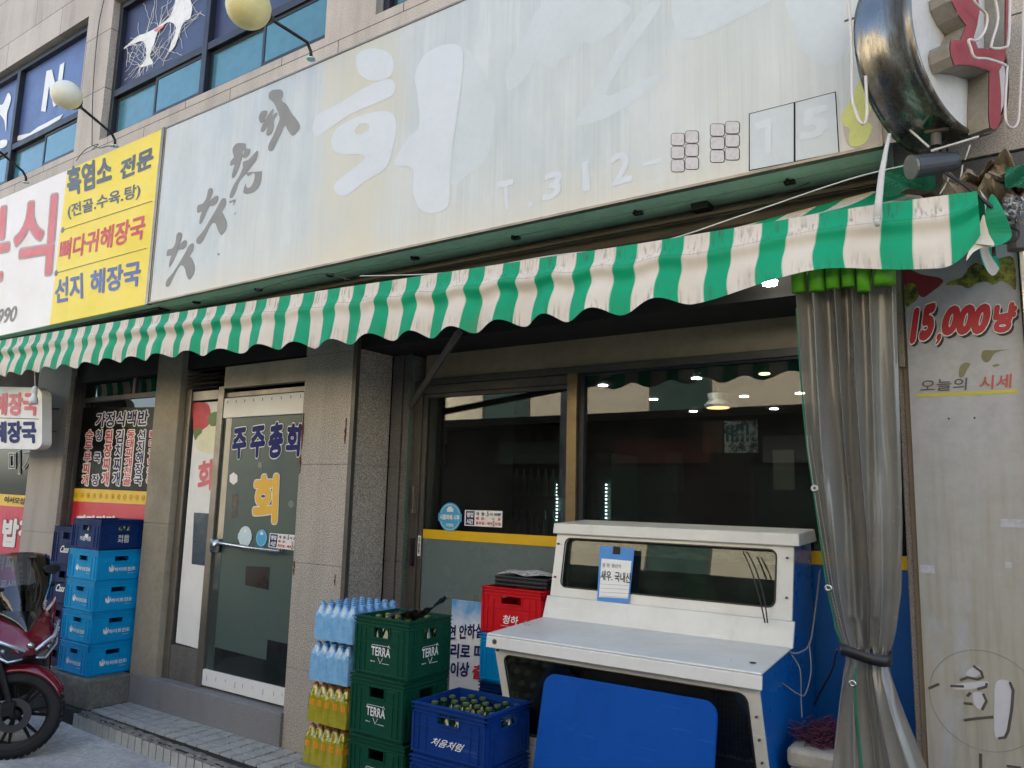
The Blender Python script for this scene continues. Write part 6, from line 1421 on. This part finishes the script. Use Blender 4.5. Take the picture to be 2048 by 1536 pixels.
# headlights: angular lamp each side with silver brow
hm = plain('headlamp_reflector', C(150,154,160), .1, .9, .3, 30, bump=.3)
for s_ in (-1, 1):
    pts_ = [(.205,.03,.670),(.135,.165,.735),(.030,.232,.815),(.010,.236,.775),(.080,.205,.675),(.165,.11,.610),(.200,.04,.625)]
    V = [Vector((x_-.090, s_*y_, z_)) for x_, y_, z_ in pts_]; Vb = [v+Vector((-.03,0,0)) for v in V]
    m = MB(); n_ = len(V); m.v = V+Vb; m.f = [tuple(range(n_)), tuple(range(n_, 2*n_))[::-1]]+[(i, (i+1)%n_, n_+(i+1)%n_, n_+i) for i in range(n_)]
    hl_ = m.build('headlight', plain('headlamp_dark', C(54,58,66), .08, .3, .2, bump=0, coat=1), SCO, bevel=.003)
    br = MB(); br.tube([v+Vector((.006,0,.004)) for v in V[:3]], [.010,.012,.008], 8); br.tube([v+Vector((.006,0,0)) for v in (V[3],V[4],V[5],V[6])], [.005,.008,.008,.005], 8); br.build('light_strip', plain('lamp_silver', C(216,222,232), .12, .6, .05, bump=0), hl_, smooth=True)
    ln_ = MB(); c_ = Vector((.03, s_*.135, .675)); 
    for k in range(3): q_ = c_+Vector((.028-k*.036, s_*k*.030, k*.026)); ln_.lathe([(.001,.014),(.015,.012),(.019,0),(.001,-.002)], 12, q_, 'x')
    ln_.build('lamp_lens', hm, hl_, smooth=True)
    cv = MB(); 
MB().lathe([(.001,.030),(.012,.026),(.021,.012),(.022,0),(.001,-.002)], 16, (.108,0,.705), 'x').build('nose_badge', M['steel'], SCO, smooth=True)
# dark inner screen and smoked windscreen
def scr(w0, w1, x0, z0, x1, z1, bow, name, mat, th=.003, nu=20, nv=14, shp=.55):
    m = MB()
    def f(u, v):
        t_ = (u-.5)*2; hw = (w0+(w1-w0)*math.sin(v*math.pi*shp))
        y = hw*math.sin(t_*1.25)/math.sin(1.25); x_ = x0+(x1-x0)*v - bow*(1-math.cos(t_*1.25))*1.4 + .03*math.sin(v*3.1)
        z = z0+(z1-z0)*v - (.05*t_*t_*(1-v)*-1) - .05*t_*t_*v
        return (x_, y, z)
    m.grid(nu, nv, f); return m.build(name, mat, SCO, smooth=True, solid=th)
scr(.03,.175,.055,.765,-.135,.99,.10,'inner_screen', plain('gloss_black_screen', C(14,16,20), .06, 0, .05, bump=0, coat=1))
scr(.12,.25,-.01,.82,-.22,1.27,.14,'windscreen', M['screen'])
# small maker mark on the inner screen
lettering('·SYM·' if False else 'EXM', (-.085,-.050,.885), (-.085,.050,.885), (-.108,-.050,.913), M['white'], SCO, bold=.02, lift=.012, shear=.2)
# handlebar, grips, mirrors, dash
hb = MB(); hb.tube([(-.20,-.34,1.03),(-.19,-.20,1.05),(-.17,0,1.02),(-.19,.20,1.05),(-.20,.34,1.03)], .013, 10); hb.build('handlebar', blkp, SCO, smooth=True)
shell('dash', blkp, [(-.08,1.0,.05,.03,0),(-.15,1.01,.13,.05,0),(-.24,.98,.12,.05,0)], e=2.6)
for s_ in (-1, 1):
    MB().tube([(-.20,s_*.26,1.035),(-.21,s_*.37,1.025)], .018, 12).build('grip', M['blackrub'], SCO)
    MB().tube([(-.17,s_*.24,1.05),(-.13,s_*.30,1.045),(-.14,s_*.38,1.035)], .007, 6).build('brake_lever', M['black'], SCO)
    m = MB(); m.tube([(-.20,s_*.15,1.05),(-.20,s_*.17,1.10),(-.20,s_*.20,1.13)], .007, 8); m.build('mirror_stem', M['black'], SCO)
    m = MB()
    V = [(-.20,s_*(.20+a*.055),1.15+b*.032) for a, b in [(math.cos(k/14*6.2832)*(1+.2*math.sin(k/14*6.2832)), math.sin(k/14*6.2832)) for k in range(14)]]
    m.v = [Vector(v) for v in V]+[Vector(v)+Vector((.03,0,0)) for v in V]; m.f = [tuple(range(14)), tuple(range(14,28))[::-1]]+[(i,(i+1)%14,14+(i+1)%14,14+i) for i in range(14)]
    m.build('mirror', M['black'], SCO, bevel=.006, smooth=False)
hd = R_(-3)
ST = R_(56)
for o in SCO.children:
    if o.name.startswith(('fork','mudguard')) or o is wf: o.rotation_euler = (0,0,ST)
    if o.name.startswith(('handlebar','grip','brake_lever')):
        o.matrix_basis = Matrix.Translation((-.18,0,0)) @ Matrix.Rotation(R_(30), 4, 'Z') @ Matrix.Translation((.18,0,0))
p = P(34,1434,-.9)
tt_ = None
for k in range(400):   # find the depth at which the axle height is right
    y_ = -2.2+k*.005; q_ = P(30,1432,y_)
    if q_.z <= .272: tt_ = q_; break
SCO.location = (tt_.x, tt_.y, .016); SCO.rotation_euler = (0,0,hd)
